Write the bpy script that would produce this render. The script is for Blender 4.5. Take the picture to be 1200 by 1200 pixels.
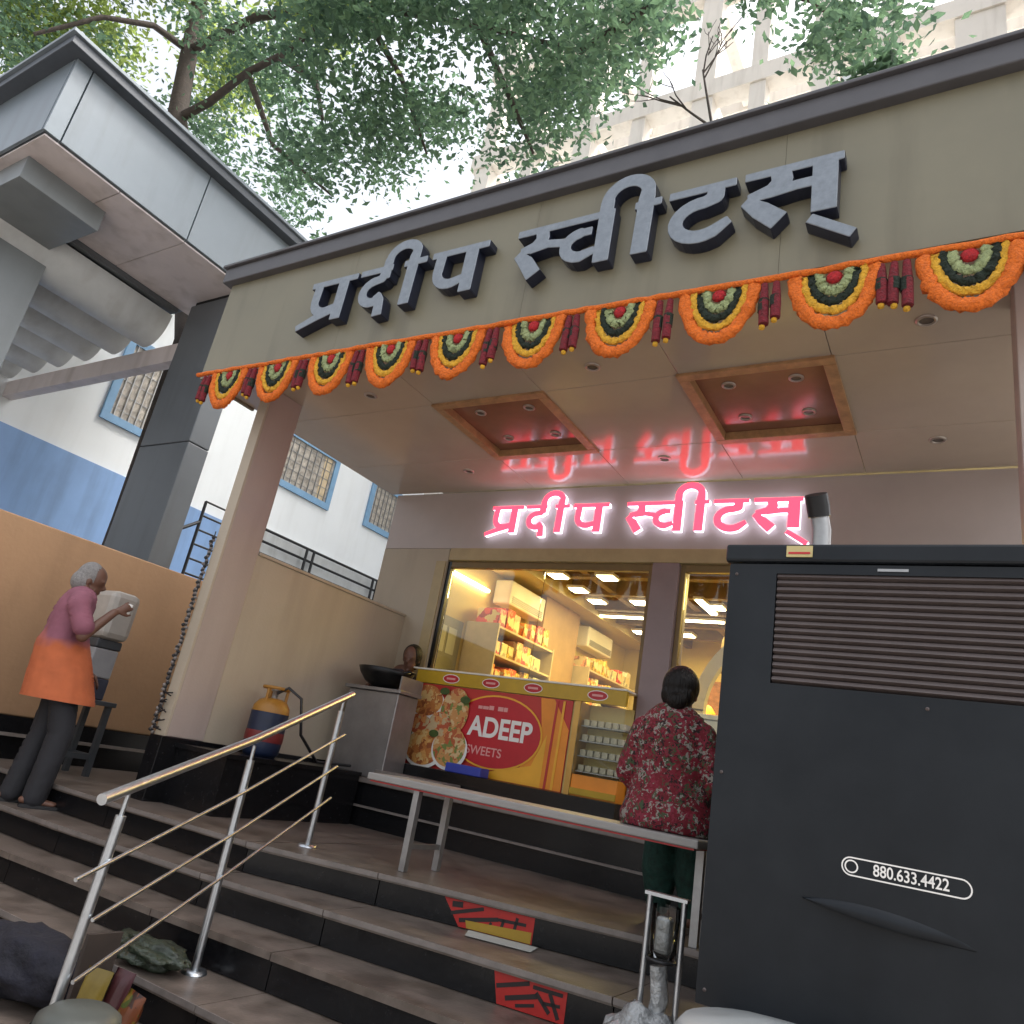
import bpy, bmesh, math, random
import numpy as np
from mathutils import Vector, Matrix, noise
R = math.radians
random.seed(7)
sc = bpy.context.scene
for o in list(bpy.data.objects): bpy.data.objects.remove(o)
COL = sc.collection

# ------------------------------------------------------------------ camera
EYE = Vector((0, 0, 1.63)); FPX = 878.4                      # focal length in px of a 1200 px wide picture
def cam_axes(yaw, pitch, roll):
    cy, sy, cp, sp = math.cos(yaw), math.sin(yaw), math.cos(pitch), math.sin(pitch)
    f = Vector((sy*cp, cy*cp, sp)); r = Vector((cy, -sy, 0)); d = f.cross(r)
    cr, sr = math.cos(roll), math.sin(roll)
    return cr*r + sr*d, -sr*r + cr*d, f
RT, DN, FW = cam_axes(-0.58236, 0.32926, -0.18253)
cd = bpy.data.cameras.new('camera'); cam = bpy.data.objects.new('camera', cd); COL.objects.link(cam)
cd.sensor_width = 36; cd.lens = 36*FPX/1200; cd.clip_start = .05; cd.clip_end = 2000
cam.matrix_world = Matrix(((RT.x, -DN.x, -FW.x, EYE.x), (RT.y, -DN.y, -FW.y, EYE.y), (RT.z, -DN.z, -FW.z, EYE.z), (0, 0, 0, 1)))
sc.camera = cam
def ray(px, py): return RT*((px-600)/FPX) + DN*((py-600)/FPX) + FW
def at(px, py, ax, val):                                     # pixel -> point on the plane axis=val
    d = ray(px, py); return EYE + d*((val-EYE[ax])/d[ax])

# ------------------------------------------------------------------ sky, sun, exposure
SUN_EL, SUN_AZ = 58, 55
w = bpy.data.worlds.new('World'); sc.world = w; w.use_nodes = True
nt = w.node_tree; bg = nt.nodes['Background']
sky = nt.nodes.new('ShaderNodeTexSky'); sky.sky_type = 'NISHITA'; sky.sun_disc = False
sky.sun_elevation = R(SUN_EL); sky.sun_rotation = R(SUN_AZ); sky.dust_density = 6; sky.air_density = 1.2
hs = nt.nodes.new('ShaderNodeHueSaturation'); hs.inputs['Saturation'].default_value = .3; hs.inputs['Value'].default_value = 1.0
nt.links.new(sky.outputs[0], hs.inputs['Color']); nt.links.new(hs.outputs[0], bg.inputs['Color'])
bg.inputs['Strength'].default_value = .15
sl = bpy.data.lights.new('sun', 'SUN'); sl.energy = 1.2; sl.angle = R(14); sl.color = (1, .95, .88)
so = bpy.data.objects.new('sun', sl); COL.objects.link(so)
sv = Vector((math.sin(R(SUN_AZ))*math.cos(R(SUN_EL)), math.cos(R(SUN_AZ))*math.cos(R(SUN_EL)), math.sin(R(SUN_EL))))
so.rotation_euler = sv.to_track_quat('Z', 'Y').to_euler(); so.location = sv*30
vs = sc.view_settings; sc.display_settings.display_device = 'sRGB'
vs.view_transform = 'Standard'; vs.look = 'None'; vs.exposure = 1.45; vs.gamma = 1; vs.use_curve_mapping = False

# ------------------------------------------------------------------ materials
MATS = {}
def mat(name, col, rough=.6, metal=0, var=.12, scale=5, bump=0, bscale=60, spec=.5, emis=0, ecol=None, col2=None, stain=0, coat=0):
    if name in MATS: return MATS[name]
    m = bpy.data.materials.new(name); m.use_nodes = True; n = m.node_tree; b = n.nodes['Principled BSDF']
    b.inputs['Roughness'].default_value = rough; b.inputs['Metallic'].default_value = metal
    b.inputs['Specular IOR Level'].default_value = spec; b.inputs['Coat Weight'].default_value = coat
    tc = n.nodes.new('ShaderNodeTexCoord')
    c = (*col, 1)
    if var or col2:
        nz = n.nodes.new('ShaderNodeTexNoise'); nz.inputs['Scale'].default_value = scale; nz.inputs['Detail'].default_value = 6; nz.inputs['Roughness'].default_value = .65
        n.links.new(tc.outputs['Object'], nz.inputs['Vector'])
        rp = n.nodes.new('ShaderNodeValToRGB'); rp.color_ramp.elements[0].position = .3; rp.color_ramp.elements[1].position = .7
        rp.color_ramp.elements[0].color = (*[v*(1-var) for v in col], 1)
        rp.color_ramp.elements[1].color = (*(col2 if col2 else [min(1, v*(1+var)) for v in col]), 1)
        n.links.new(nz.outputs['Fac'], rp.inputs['Fac']); last = rp.outputs['Color']
        if stain:
            mp = n.nodes.new('ShaderNodeMapping'); mp.inputs['Scale'].default_value = (3, 3, .35)
            n.links.new(tc.outputs['Object'], mp.inputs['Vector'])
            n2 = n.nodes.new('ShaderNodeTexNoise'); n2.inputs['Scale'].default_value = 1.6; n2.inputs['Detail'].default_value = 8
            n.links.new(mp.outputs[0], n2.inputs['Vector'])
            r2 = n.nodes.new('ShaderNodeValToRGB'); r2.color_ramp.elements[0].position = .5; r2.color_ramp.elements[1].position = .75
            r2.color_ramp.elements[0].color = (0, 0, 0, 1); r2.color_ramp.elements[1].color = (stain, stain, stain, 1)
            n.links.new(n2.outputs['Fac'], r2.inputs['Fac'])
            mx = n.nodes.new('ShaderNodeMix'); mx.data_type = 'RGBA'; mx.blend_type = 'MULTIPLY'
            mx.inputs['B'].default_value = (.42, .38, .33, 1)
            n.links.new(r2.outputs['Color'], mx.inputs['Factor']); n.links.new(last, mx.inputs['A']); last = mx.outputs['Result']
        n.links.new(last, b.inputs['Base Color'])
        mr = n.nodes.new('ShaderNodeMapRange'); mr.inputs['To Min'].default_value = max(.02, rough*.8); mr.inputs['To Max'].default_value = min(1, rough*1.25)
        n.links.new(nz.outputs['Fac'], mr.inputs['Value']); n.links.new(mr.outputs[0], b.inputs['Roughness'])
    else: b.inputs['Base Color'].default_value = c
    if bump:
        nb = n.nodes.new('ShaderNodeTexNoise'); nb.inputs['Scale'].default_value = bscale; nb.inputs['Detail'].default_value = 5
        n.links.new(tc.outputs['Object'], nb.inputs['Vector'])
        bp = n.nodes.new('ShaderNodeBump'); bp.inputs['Strength'].default_value = bump; bp.inputs['Distance'].default_value = .02
        n.links.new(nb.outputs['Fac'], bp.inputs['Height']); n.links.new(bp.outputs[0], b.inputs['Normal'])
    if emis:
        b.inputs['Emission Color'].default_value = (*(ecol or col), 1); b.inputs['Emission Strength'].default_value = emis
    MATS[name] = m; return m
def glass(name, tint=(1, 1, 1)):
    m = bpy.data.materials.new(name); m.use_nodes = True; n = m.node_tree; n.nodes.clear()
    out = n.nodes.new('ShaderNodeOutputMaterial'); tr = n.nodes.new('ShaderNodeBsdfTransparent'); gl = n.nodes.new('ShaderNodeBsdfGlossy')
    tr.inputs[0].default_value = (*tint, 1); gl.inputs['Roughness'].default_value = .02
    fr = n.nodes.new('ShaderNodeFresnel'); fr.inputs[0].default_value = 1.45; mx = n.nodes.new('ShaderNodeMixShader')
    n.links.new(fr.outputs[0], mx.inputs[0]); n.links.new(tr.outputs[0], mx.inputs[1]); n.links.new(gl.outputs[0], mx.inputs[2]); n.links.new(mx.outputs[0], out.inputs[0])
    return m
def spots(name, base, cols, scale=14, rough=.8, thr=.5):                      # printed / mottled fabric or food: voronoi cells in several colours
    m = bpy.data.materials.new(name); m.use_nodes = True; n = m.node_tree; b = n.nodes['Principled BSDF']; b.inputs['Roughness'].default_value = rough
    tc = n.nodes.new('ShaderNodeTexCoord'); nz = n.nodes.new('ShaderNodeTexNoise'); nz.inputs['Scale'].default_value = scale*.8; nz.inputs['Detail'].default_value = 4
    mxv = n.nodes.new('ShaderNodeMix'); mxv.data_type = 'VECTOR'; mxv.inputs['Factor'].default_value = .12
    n.links.new(tc.outputs['Object'], nz.inputs['Vector']); n.links.new(tc.outputs['Object'], mxv.inputs['A']); n.links.new(nz.outputs['Color'], mxv.inputs['B'])
    vo = n.nodes.new('ShaderNodeTexVoronoi'); vo.inputs['Scale'].default_value = scale; n.links.new(mxv.outputs['Result'], vo.inputs['Vector'])
    sep = n.nodes.new('ShaderNodeSeparateColor'); n.links.new(vo.outputs['Color'], sep.inputs[0])
    rp = n.nodes.new('ShaderNodeValToRGB'); rp.color_ramp.interpolation = 'CONSTANT'
    allc = [base]+cols; rp.color_ramp.elements[0].color = (*base, 1); rp.color_ramp.elements[1].position = thr; rp.color_ramp.elements[1].color = (*cols[0], 1)
    for i, c in enumerate(cols[1:]):
        e = rp.color_ramp.elements.new(thr+(1-thr)*(i+1)/len(cols)); e.color = (*c, 1)
    n.links.new(sep.outputs[0], rp.inputs['Fac']); n.links.new(rp.outputs['Color'], b.inputs['Base Color'])
    bp = n.nodes.new('ShaderNodeBump'); bp.inputs['Strength'].default_value = .35; bp.inputs['Distance'].default_value = .02; n.links.new(nz.outputs['Fac'], bp.inputs['Height']); n.links.new(bp.outputs[0], b.inputs['Normal'])
    MATS[name] = m; return m

M_fascia = mat('fascia_cladding', (.20, .183, .125), .42, var=.1, scale=1.0, stain=.5)
M_coping = mat('coping_grey', (.085, .083, .09), .4, var=.15)
M_ceil = mat('porch_ceiling', (.46, .385, .315), .13, var=.06, scale=1.5, spec=.6)
M_ceil_in = mat('recess_panel', (.26, .115, .075), .16, var=.15, scale=3, spec=.6)
M_wood = mat('wood_trim', (.40, .23, .11), .4, var=.3, scale=12)
M_wall = mat('porch_wall', (.43, .365, .28), .5, var=.05, scale=1.5, stain=.22, bump=.05)
M_column = mat('column_paint', (.40, .325, .285), .45, var=.05, scale=1.5, stain=.2, bump=.05)
M_infas = mat('inner_fascia_paint', (.45, .39, .37), .35, var=.06, scale=2)
M_orange = mat('orange_wall', (.31, .185, .10), .75, var=.14, scale=.9, stain=.2, bump=.1, bscale=25)
M_gran = mat('black_granite', (.007, .007, .008), .25, spec=.35, var=.5, scale=40)
M_tread = mat('tread_stone', (.15, .12, .10), .34, var=.35, scale=7, bump=.08, stain=.8)
M_edge = mat('nosing_edge', (.19, .165, .15), .35, var=.2, scale=14)
M_grey = mat('grey_cladding', (.17, .205, .235), .33, var=.07, scale=1.5, stain=.3)
M_greyd = mat('grey_cladding_dark', (.10, .11, .12), .4, var=.1, scale=1.5, stain=.4)
M_soffit = mat('soffit_panel', (.62, .56, .55), .5, var=.08, scale=2, stain=.4)
M_greym = mat('grey_cladding_mid', (.19, .21, .22), .4, var=.08, scale=1.5, stain=.2)
M_rib = mat('rib_grey', (.58, .61, .62), .5, var=.1, scale=2, stain=.3)
M_roof = mat('roof_edge', (.06, .07, .085), .45, var=.2)
M_white = mat('white_wall', (.80, .83, .85), .7, var=.04, scale=.6, stain=.10)
M_blue = mat('blue_paint', (.22, .36, .62), .6, var=.08, scale=1, stain=.3)
M_frame = mat('blue_frame', (.20, .36, .55), .5, var=.1)
M_black = mat('black_paint', (.012, .012, .014), .4, var=.3)
M_gen = mat('generator_paint', (.006, .009, .0135), .40, var=.3, col2=(.014, .017, .021), scale=2.2, bump=.03, bscale=6, stain=.5, spec=.3)
M_gen2 = mat('louvre_slat', (.085, .066, .062), .45, var=.15)
M_dark = mat('dark_void', (.006, .006, .007), .9, var=0)
M_steel = mat('brushed_steel', (.52, .55, .58), .34, 1, var=.1, scale=20)
M_steelm = mat('dull_steel', (.36, .36, .36), .45, .8, var=.2, scale=8)
M_letter = mat('letter_face', (.22, .25, .285), .38, .15, var=.15, scale=30)
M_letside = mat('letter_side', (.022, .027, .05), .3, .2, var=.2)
M_neon = mat('neon_red', (.9, .05, .08), .4, var=0, emis=1.7, ecol=(1, .03, .058))
M_halo = mat('neon_white', (.9, .9, .95), .4, var=0, emis=.75, ecol=(.88, .82, 1))
M_glass = glass('shop_glass', (.97, .98, .96))
M_mauve = mat('pillar_mauve', (.25, .185, .185), .4, var=.08)
M_cream = mat('cream_trim', (.42, .33, .18), .45, var=.1)
M_inwall = mat('shop_wall', (.58, .46, .17), .5, var=.06)
M_inbeam = mat('shop_beam', (.20, .13, .05), .5, var=.15)
M_lamp = mat('lamp_warm', (1, .9, .6), .5, var=0, emis=6, ecol=(1, .82, .45))
M_acw = mat('appliance_white', (.8, .77, .68), .4, var=.04)
M_paper = mat('paper_white', (.45, .46, .42), .7, var=.06)
M_yellow = mat('band_yellow', (.50, .31, .012), .35, var=.1, scale=8)
M_red = mat('banner_red', (.50, .03, .022), .4, var=.08)
M_red2 = mat('oval_red', (.50, .012, .022), .4, var=.1)
M_orng = mat('banner_orange', (.80, .27, .02), .4, var=.12, scale=3)
M_orng2 = mat('banner_amber', (.85, .42, .03), .4, var=.1, scale=3)
M_txtw = mat('print_white', (.85, .82, .78), .5, var=.03)
M_txtr = mat('print_pink', (.75, .35, .33), .5, var=.05)
M_concrete = mat('concrete', (.30, .28, .26), .8, var=.2, scale=3, bump=.2, stain=.5)
M_beige = mat('beige_concrete', (.74, .69, .62), .7, var=.08, scale=.6, stain=.3)
M_pane = mat('pale_pane', (.75, .8, .82), .15, var=.05)
M_asph = mat('asphalt', (.22, .205, .19), .85, var=.3, scale=2, bump=.3, bscale=120)
M_bark = mat('bark', (.055, .042, .034), .9, var=.35, scale=10, bump=.6, bscale=20)
M_skin = mat('skin_brown', (.13, .06, .038), .5, var=.12, scale=12)
M_hairg = mat('grey_hair', (.22, .21, .205), .8, var=.3, scale=60, bump=.5, bscale=120)
def strand(name, c):
    m = bpy.data.materials.new(name); m.use_nodes = True; n = m.node_tree; b = n.nodes['Principled BSDF']; b.inputs['Base Color'].default_value = (*c, 1); b.inputs['Roughness'].default_value = .45; b.inputs['Specular IOR Level'].default_value = .25
    tc = n.nodes.new('ShaderNodeTexCoord'); mp = n.nodes.new('ShaderNodeMapping'); mp.inputs['Scale'].default_value = (150, 150, 9); nz = n.nodes.new('ShaderNodeTexNoise'); nz.inputs['Scale'].default_value = 1; nz.inputs['Detail'].default_value = 3
    bp = n.nodes.new('ShaderNodeBump'); bp.inputs['Strength'].default_value = 1; bp.inputs['Distance'].default_value = .01
    n.links.new(tc.outputs['Object'], mp.inputs[0]); n.links.new(mp.outputs[0], nz.inputs['Vector']); n.links.new(nz.outputs['Fac'], bp.inputs['Height']); n.links.new(bp.outputs[0], b.inputs['Normal']); return m
M_hairb = strand('black_hair', (.007, .005, .004))
M_hair_unused = mat('black_hair', (.016, .010, .008), .5, spec=.3, var=.6, scale=60, bump=.5, bscale=150)
M_trou = mat('dark_trousers', (.018, .018, .022), .8, var=.3, scale=8, bump=.3, bscale=25)

# ------------------------------------------------------------------ mesh helpers
class MB:
    def __init__(s): s.v = []; s.f = []; s.smooth = set()
    def add(s, vs, fs, smooth=False):
        o = len(s.v); s.v += [tuple(v) for v in vs]
        for f in fs:
            if smooth: s.smooth.add(len(s.f))
            s.f.append([i+o for i in f])
        return s
    def box(s, x0, x1, y0, y1, z0, z1, b=0):
        if b <= 0 or min(x1-x0, y1-y0, z1-z0) < 2.2*b:
            p = [(x, y, z) for x in (x0, x1) for y in (y0, y1) for z in (z0, z1)]
            return s.add(p, [(0, 1, 3, 2), (4, 6, 7, 5), (0, 4, 5, 1), (2, 3, 7, 6), (0, 2, 6, 4), (1, 5, 7, 3)])
        bm = bmesh.new(); bmesh.ops.create_cube(bm, size=1)
        for v in bm.verts: v.co = Vector(((x0+x1)/2+v.co.x*(x1-x0), (y0+y1)/2+v.co.y*(y1-y0), (z0+z1)/2+v.co.z*(z1-z0)))
        bmesh.ops.bevel(bm, geom=bm.edges[:], offset=b, segments=2, affect='EDGES', profile=.5); return s.bm(bm)
    def bm(s, bm, smooth=False):
        bm.verts.index_update(); s.add([v.co[:] for v in bm.verts], [[v.index for v in f.verts] for f in bm.faces], smooth); bm.free(); return s
    def obox(s, c, ax, ay, az):                              # oriented box: centre and three half-vectors
        c, ax, ay, az = map(Vector, (c, ax, ay, az))
        p = [c+ax*i+ay*j+az*k for i in (-1, 1) for j in (-1, 1) for k in (-1, 1)]
        return s.add(p, [(0, 1, 3, 2), (4, 6, 7, 5), (0, 4, 5, 1), (2, 3, 7, 6), (0, 2, 6, 4), (1, 5, 7, 3)])
    def tube(s, pts, r, n=10, cap=True):
        pts = [Vector(p) for p in pts]; rs = r if isinstance(r, (list, tuple)) else [r]*len(pts)
        rings = []; up = None
        for i, p in enumerate(pts):
            t = (pts[min(i+1, len(pts)-1)]-pts[max(i-1, 0)]).normalized()
            if up is None: up = t.orthogonal().normalized()
            up = (up-t*up.dot(t)).normalized(); sd = t.cross(up)
            rings.append([p+(up*math.cos(2*math.pi*k/n)+sd*math.sin(2*math.pi*k/n))*rs[i] for k in range(n)])
        vs = [v for g in rings for v in g]; fs = []
        for i in range(len(pts)-1):
            for k in range(n): fs.append((i*n+k, i*n+(k+1) % n, (i+1)*n+(k+1) % n, (i+1)*n+k))
        s.add(vs, fs, True)
        if cap: s.add(rings[0], [tuple(range(n))[::-1]]); s.add(rings[-1], [tuple(range(n))])
        return s
    def lathe(s, c, prof, n=24, ax=(0, 0, 1)):               # prof: (radius, height) list
        c = Vector(c); q = Vector((0, 0, 1)).rotation_difference(Vector(ax)); vs = []; fs = []
        for r, h in prof:
            for k in range(n): a = 2*math.pi*k/n; vs.append(c+q@Vector((r*math.cos(a), r*math.sin(a), h)))
        for i in range(len(prof)-1):
            for k in range(n): fs.append((i*n+k, i*n+(k+1) % n, (i+1)*n+(k+1) % n, (i+1)*n+k))
        return s.add(vs, fs, True)
    def prism(s, poly, fn, d0, d1):                          # poly in 2D, fn(u,v,d) -> 3D
        n = len(poly); vs = [fn(u, v, d0) for u, v in poly]+[fn(u, v, d1) for u, v in poly]
        return s.add(vs, [tuple(range(n)), tuple(range(n, 2*n))[::-1]]+[(i, i+n, (i+1) % n+n, (i+1) % n) for i in range(n)])
    def build(s, name, m, parent=None, base=None):
        me = bpy.data.meshes.new(name); o = bpy.data.objects.new(name, me); COL.objects.link(o)
        off = Vector(base) if base is not None else Vector((0, 0, 0))
        if parent is not None: o.parent = parent; off = wloc(parent)
        else: o.location = off
        me.from_pydata([tuple(Vector(v)-off) for v in s.v], [], s.f)
        for i in s.smooth: me.polygons[i].use_smooth = True
        for mm in (m if isinstance(m, (list, tuple)) else [m]): me.materials.append(mm)
        bm = bmesh.new(); bm.from_mesh(me); bmesh.ops.recalc_face_normals(bm, faces=bm.faces[:]); bm.to_mesh(me); bm.free()
        return o
def wloc(o):
    v = Vector((0, 0, 0))
    while o is not None: v = v+o.location; o = o.parent
    return v
def tag(o, label=None, cat=None, group=None, kind=None):
    for k, v in (('label', label), ('category', cat), ('group', group), ('kind', kind)):
        if v: o[k] = v
    return o
def thing(name, label, cat, loc, group=None):
    o = bpy.data.objects.new(name, None); COL.objects.link(o); o.location = loc; o.empty_display_size = .1
    return tag(o, label, cat, group)
def bx(name, m, parent, *a, **k): return MB().box(*a, **k).build(name, m, parent)
def dup(o, loc, label=None):                                 # copy of a thing with its parts
    c = o.copy(); COL.objects.link(c); c.location = loc
    if label: c['label'] = label
    for ch in list(o.children):
        d = ch.copy(); COL.objects.link(d); d.parent = c
        for g in list(ch.children): e = g.copy(); COL.objects.link(e); e.parent = d
    return c
def from_eval(ob):
    dg = bpy.context.evaluated_depsgraph_get(); dg.update(); return bpy.data.meshes.new_from_object(ob.evaluated_get(dg))

# ------------------------------------------------------------------ ground and stairs
tag(MB().add([(-400, -400, 0), (400, -400, 0), (400, 400, 0), (-400, 400, 0)], [(0, 1, 2, 3)]).build('ground', M_asph), 'grey asphalt ground around the shop', 'ground', kind='structure')
KX = [-6.5, -4.5, -3.3, -1.2, 1.4]
NOS = [('A', 1.05, [3.05, 3.05, 3.10, 3.66, 3.72]), ('B', .90, [2.80, 2.80, 2.86, 3.14, 3.18]), ('C', .75, [2.58, 2.58, 2.63, 2.80, 2.84]),
       ('D', .60, [2.32, 2.34, 2.36, 2.38, 2.38]), ('E', .45, [1.96]*5), ('F', .30, [1.57]*5), ('G', .15, [1.18]*5)]
def nosY(i, X): return float(np.interp(X, KX, NOS[i][2]))
stairs = MB()
# solid core under the slabs
for i, (nm, z, ys) in enumerate(NOS):
    pts = [(KX[k], ys[k]+.03) for k in range(5)]+[(1.4, 5.6), (-6.5, 5.6)]
    stairs.prism(pts, lambda u, v, d: (u, v, d), z-.19 if i < 6 else 0, z-.03)
stairs_o = tag(stairs.build('stairs', M_concrete), 'wide flight of black granite steps with brown stone treads', 'stairs', kind='structure')
for i, (nm, z, ys) in enumerate(NOS):
    xs = sorted(set(KX+[-5.4, -2.55, -.2]))
    for a, b in zip(xs[:-1], xs[1:]):
        a2, b2 = a+.003, b-.003
        back = [5.0, 5.0] if i == 0 else [nosY(i-1, a2)+.03, nosY(i-1, b2)+.03]
        dz = random.uniform(-.0015, .0015)
        MB().prism([(a2, nosY(i, a2)-.018), (b2, nosY(i, b2)-.018), (b2, back[1]), (a2, back[0])], lambda u, v, d: (u, v, d), z-.03+dz, z+dz).build('tread', M_tread, stairs_o)
        MB().prism([(a2, nosY(i, a2)), (b2, nosY(i, b2)), (b2, nosY(i, b2)+.03), (a2, nosY(i, a2)+.03)], lambda u, v, d: (u, v, d), z-.15+.003, z-.031).build('riser', M_gran, stairs_o)
        if i in (0, 1, 3): MB().prism([(a2, nosY(i, a2)-.024), (b2, nosY(i, b2)-.024), (b2, nosY(i, b2)-.018), (a2, nosY(i, a2)-.018)], lambda u, v, d: (u, v, d), z-.022, z+.001).build('edge_strip', M_edge, stairs_o)
# raised platform before the shop
plat = MB().box(-4.6, .6, 4.80, 5.5, .86, 1.36).build('platform', M_gran); tag(plat, 'black granite platform in front of the shop counter', 'platform', kind='structure')
for a, b in ((-4.6, -3.1), (-3.1, -1.6), (-1.6, .6)):
    bx('paving_slab', M_tread, plat, a+.002, b-.002, 4.77, 5.5, 1.36, 1.40)
    bx('ledge', M_edge, plat, a+.002, b-.002, 4.772, 4.80, 1.185, 1.20)
    bx('edge_strip', M_edge, plat, a+.002, b-.002, 4.762, 4.77, 1.365, 1.397)
led = MB().box(-4.6, -4.08, 3.46, 4.76, 1.05, 1.40).build('side_ledge', M_gran); tag(led, 'black granite side ledge below the porch wall', 'ledge', kind='structure')
bx('slab', M_gran, led, -4.6, -4.06, 3.44, 4.755, 1.401, 1.43)

# ------------------------------------------------------------------ the sweet shop building
ZC, YF, YS = 4.105, 3.07, 5.5
shop = thing('sweet_shop', 'sweet shop porch with beige sign fascia, glossy ceiling and glass shopfront', 'shop', (-2.3, 5.0, 0))
xs = [-5.14, -3.72, -2.22, -.76, .62]
for a, b in zip(xs[:-1], xs[1:]): bx('fascia_panel', M_fascia, shop, a+.0008, b-.0008, YF, YF+.03, 4.085, 4.965)
bx('fascia_end', M_fascia, shop, -5.139, -5.11, YF+.031, 3.6, 4.085, 4.965)
bx('fascia_core', M_fascia, shop, -5.10, .62, YF+.031, YF+.3, 4.12, 4.96)
bx('coping', M_coping, shop, -5.20, .66, YF-.06, YF+.4, 4.966, 5.10, b=.008)
bx('coping_lip', M_coping, shop, -5.22, .68, YF-.085, YF+.42, 5.101, 5.125, b=.005)
bx('roof_slab', M_concrete, shop, -5.10, .62, YF+.42, 6.5, 4.45, 4.95)
# ceiling panels in a grid with two recesses
cx = [-5.12, -3.42, -2.49, -1.52, -.635, .6]; cy = [3.10, 3.88, 4.82, 5.49]
for i in range(5):
    for j in range(3):
        if (i, j) in ((1, 1), (3, 1)): continue
        bx('ceiling_panel', M_ceil, shop, cx[i]+.002, cx[i+1]-.002, cy[j]+.002, cy[j+1]-.002, ZC, ZC+.02, b=.002)
for i in (1, 3):
    x0, x1, y0, y1 = cx[i], cx[i+1], cy[1], cy[2]
    rc = bx('recess_panel', M_ceil_in, shop, x0-.05, x1+.05, y0-.05, y1+.05, ZC+.045, ZC+.06)
    t = .055
    for (a, b, c, d) in ((x0-t*.3, x1+t*.3, y0-t*.3, y0+t), (x0-t*.3, x1+t*.3, y1-t, y1+t*.3), (x0-t*.3, x0+t, y0+t, y1-t), (x1-t, x1+t*.3, y0+t, y1-t)):
        bx('wood_trim', M_wood, rc, a+.001, b-.001, c+.001, d-.001, ZC-.018, ZC+.044, b=.004)
# downlights: things of their own
M_dlr = mat('lamp_ring', (.45, .40, .36), .3, .6, var=.1); M_dlg = mat('lamp_off', (.12, .10, .09), .2, var=.1)
dl0 = None
def downlight(x, y, z, r, label, group):
    t = thing('downlight', label, 'light', (x, y, z), group)
    MB().lathe((x, y, z), [(r, 0), (r, -.006), (r*.72, -.012), (r*.70, .0)], 20).build('ring', M_dlr, t)
    MB().lathe((x, y, z), [(.001, -.002), (r*.7, -.002)], 20).build('lens', M_dlg, t)
    return t
d0 = downlight(-3.85, 3.64, ZC, .05, 'small round downlight set in the glossy porch ceiling', 'porch ceiling downlights')
for x, y in ((-2.01, 3.66), (-.16, 3.65), (-3.86, 5.04), (-2.01, 5.03), (-.16, 5.01)): dup(d0, (x, y, ZC))
r0 = None
for i, nm in ((1, 'recess nearer the grey gateway'), (3, 'recess nearer the generator exhaust')):
    for fx in (.27, .73):
        for fy in (.27, .73):
            p = (cx[i]+(cx[i+1]-cx[i])*fx, cy[1]+(cy[2]-cy[1])*fy, ZC+.044)
            downlight(*p, .045, 'downlight in the wood-framed red-brown ceiling '+nm, 'downlights of the ceiling '+nm)
# inner fascia, front wall, pillar
bx('inner_fascia', M_infas, shop, -5.05, .6, YS, YS+.12, 3.52, 4.10, b=.004)
bx('lintel_trim', M_cream, shop, -4.22, -.2, YS-.02, YS+.1, 3.40, 3.518, b=.004)
bx('front_wall', M_wall, shop, -5.05, -4.24, YS, YS+.12, 1.40, 3.517)
bx('front_wall', M_wall, shop, -.2, .6, YS, YS+.12, 1.40, 3.517)
bx('pillar', M_mauve, shop, -2.18, -1.96, YS-.03, YS+.25, 1.40, 3.395, b=.006)
for a, b in ((-4.24, -4.20), (-2.225, -2.183), (-1.957, -1.92), (-.24, -.2)):
    bx('door_frame', M_gran if a < -4 else M_inbeam, shop, a, b, YS+.02, YS+.08, 1.40, 3.395)
bx('door_frame', M_inbeam, shop, -4.198, -2.227, YS+.02, YS+.08, 3.34, 3.394)
bx('door_frame', M_inbeam, shop, -1.918, -.242, YS+.02, YS+.08, 3.34, 3.394)
bx('glass_pane', M_glass, shop, -4.19, -3.2, YS+.045, YS+.053, 2.36, 3.338)
bx('glass_pane', M_glass, shop, -3.19, -2.23, YS+.045, YS+.053, 2.36, 3.338)
bx('glass_pane', M_glass, shop, -1.915, -.245, YS+.045, YS+.053, 1.42, 3.338)
# porch columns and the half-height side wall
bx('jamb_strip', M_cream, shop, -4.36, -4.25, YS-.015, YS-.002, 1.40, 3.39)
cl = bx('column', M_column, shop, -4.70, -4.60, 3.36, 3.66, 1.46, ZC-.001, b=.006)
bx('column_front', M_wall, cl, -4.702, -4.598, 3.340, 3.358, 1.46, ZC-.002)
bx('half_wall', M_wall, shop, -4.69, -4.603, 3.66, 5.499, 1.46, 2.83)
bx('wall_cap', M_wall, shop, -4.70, -4.59, 3.662, 5.498, 2.831, 2.855, b=.004)
bx('plinth', M_gran, shop, -4.72, -4.585, 3.32, 5.499, 1.03, 1.459, b=.004)
bx('column', M_column, shop, .19, .58, 3.32, 3.66, 1.05, ZC-.001, b=.006)
# interior
YB = 10.6
bx('shop_floor', M_tread, shop, -4.5, .6, 5.63, YB, 1.30, 1.40)
bx('shop_side_wall', M_inwall, shop, -4.62, -4.5, 5.62, YB, 1.40, 3.9)
bx('shop_side_wall', M_inwall, shop, .6, .7, 5.62, YB, 1.40, 3.9)
bx('shop_back_wall', M_inwall, shop, -4.6, .7, YB, YB+.1, 1.40, 3.9)
bx('shop_ceiling', M_inwall, shop, -4.6, .7, 5.62, YB, 3.9, 4.0)
bx('bulkhead', M_inwall, shop, -4.495, -4.05, 5.63, YB-.01, 3.66, 3.895)
bx('wall_pier', mat('pier_brown', (.42, .27, .13), .5), shop, -4.495, -4.30, 7.62, 8.55, 1.41, 3.655)
for y in (6.3, 7.0, 7.7, 8.4, 9.1, 9.8): bx('ceiling_beam', M_inbeam, shop, -4.04, .59, y, y+.10, 3.72, 3.895)
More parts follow.
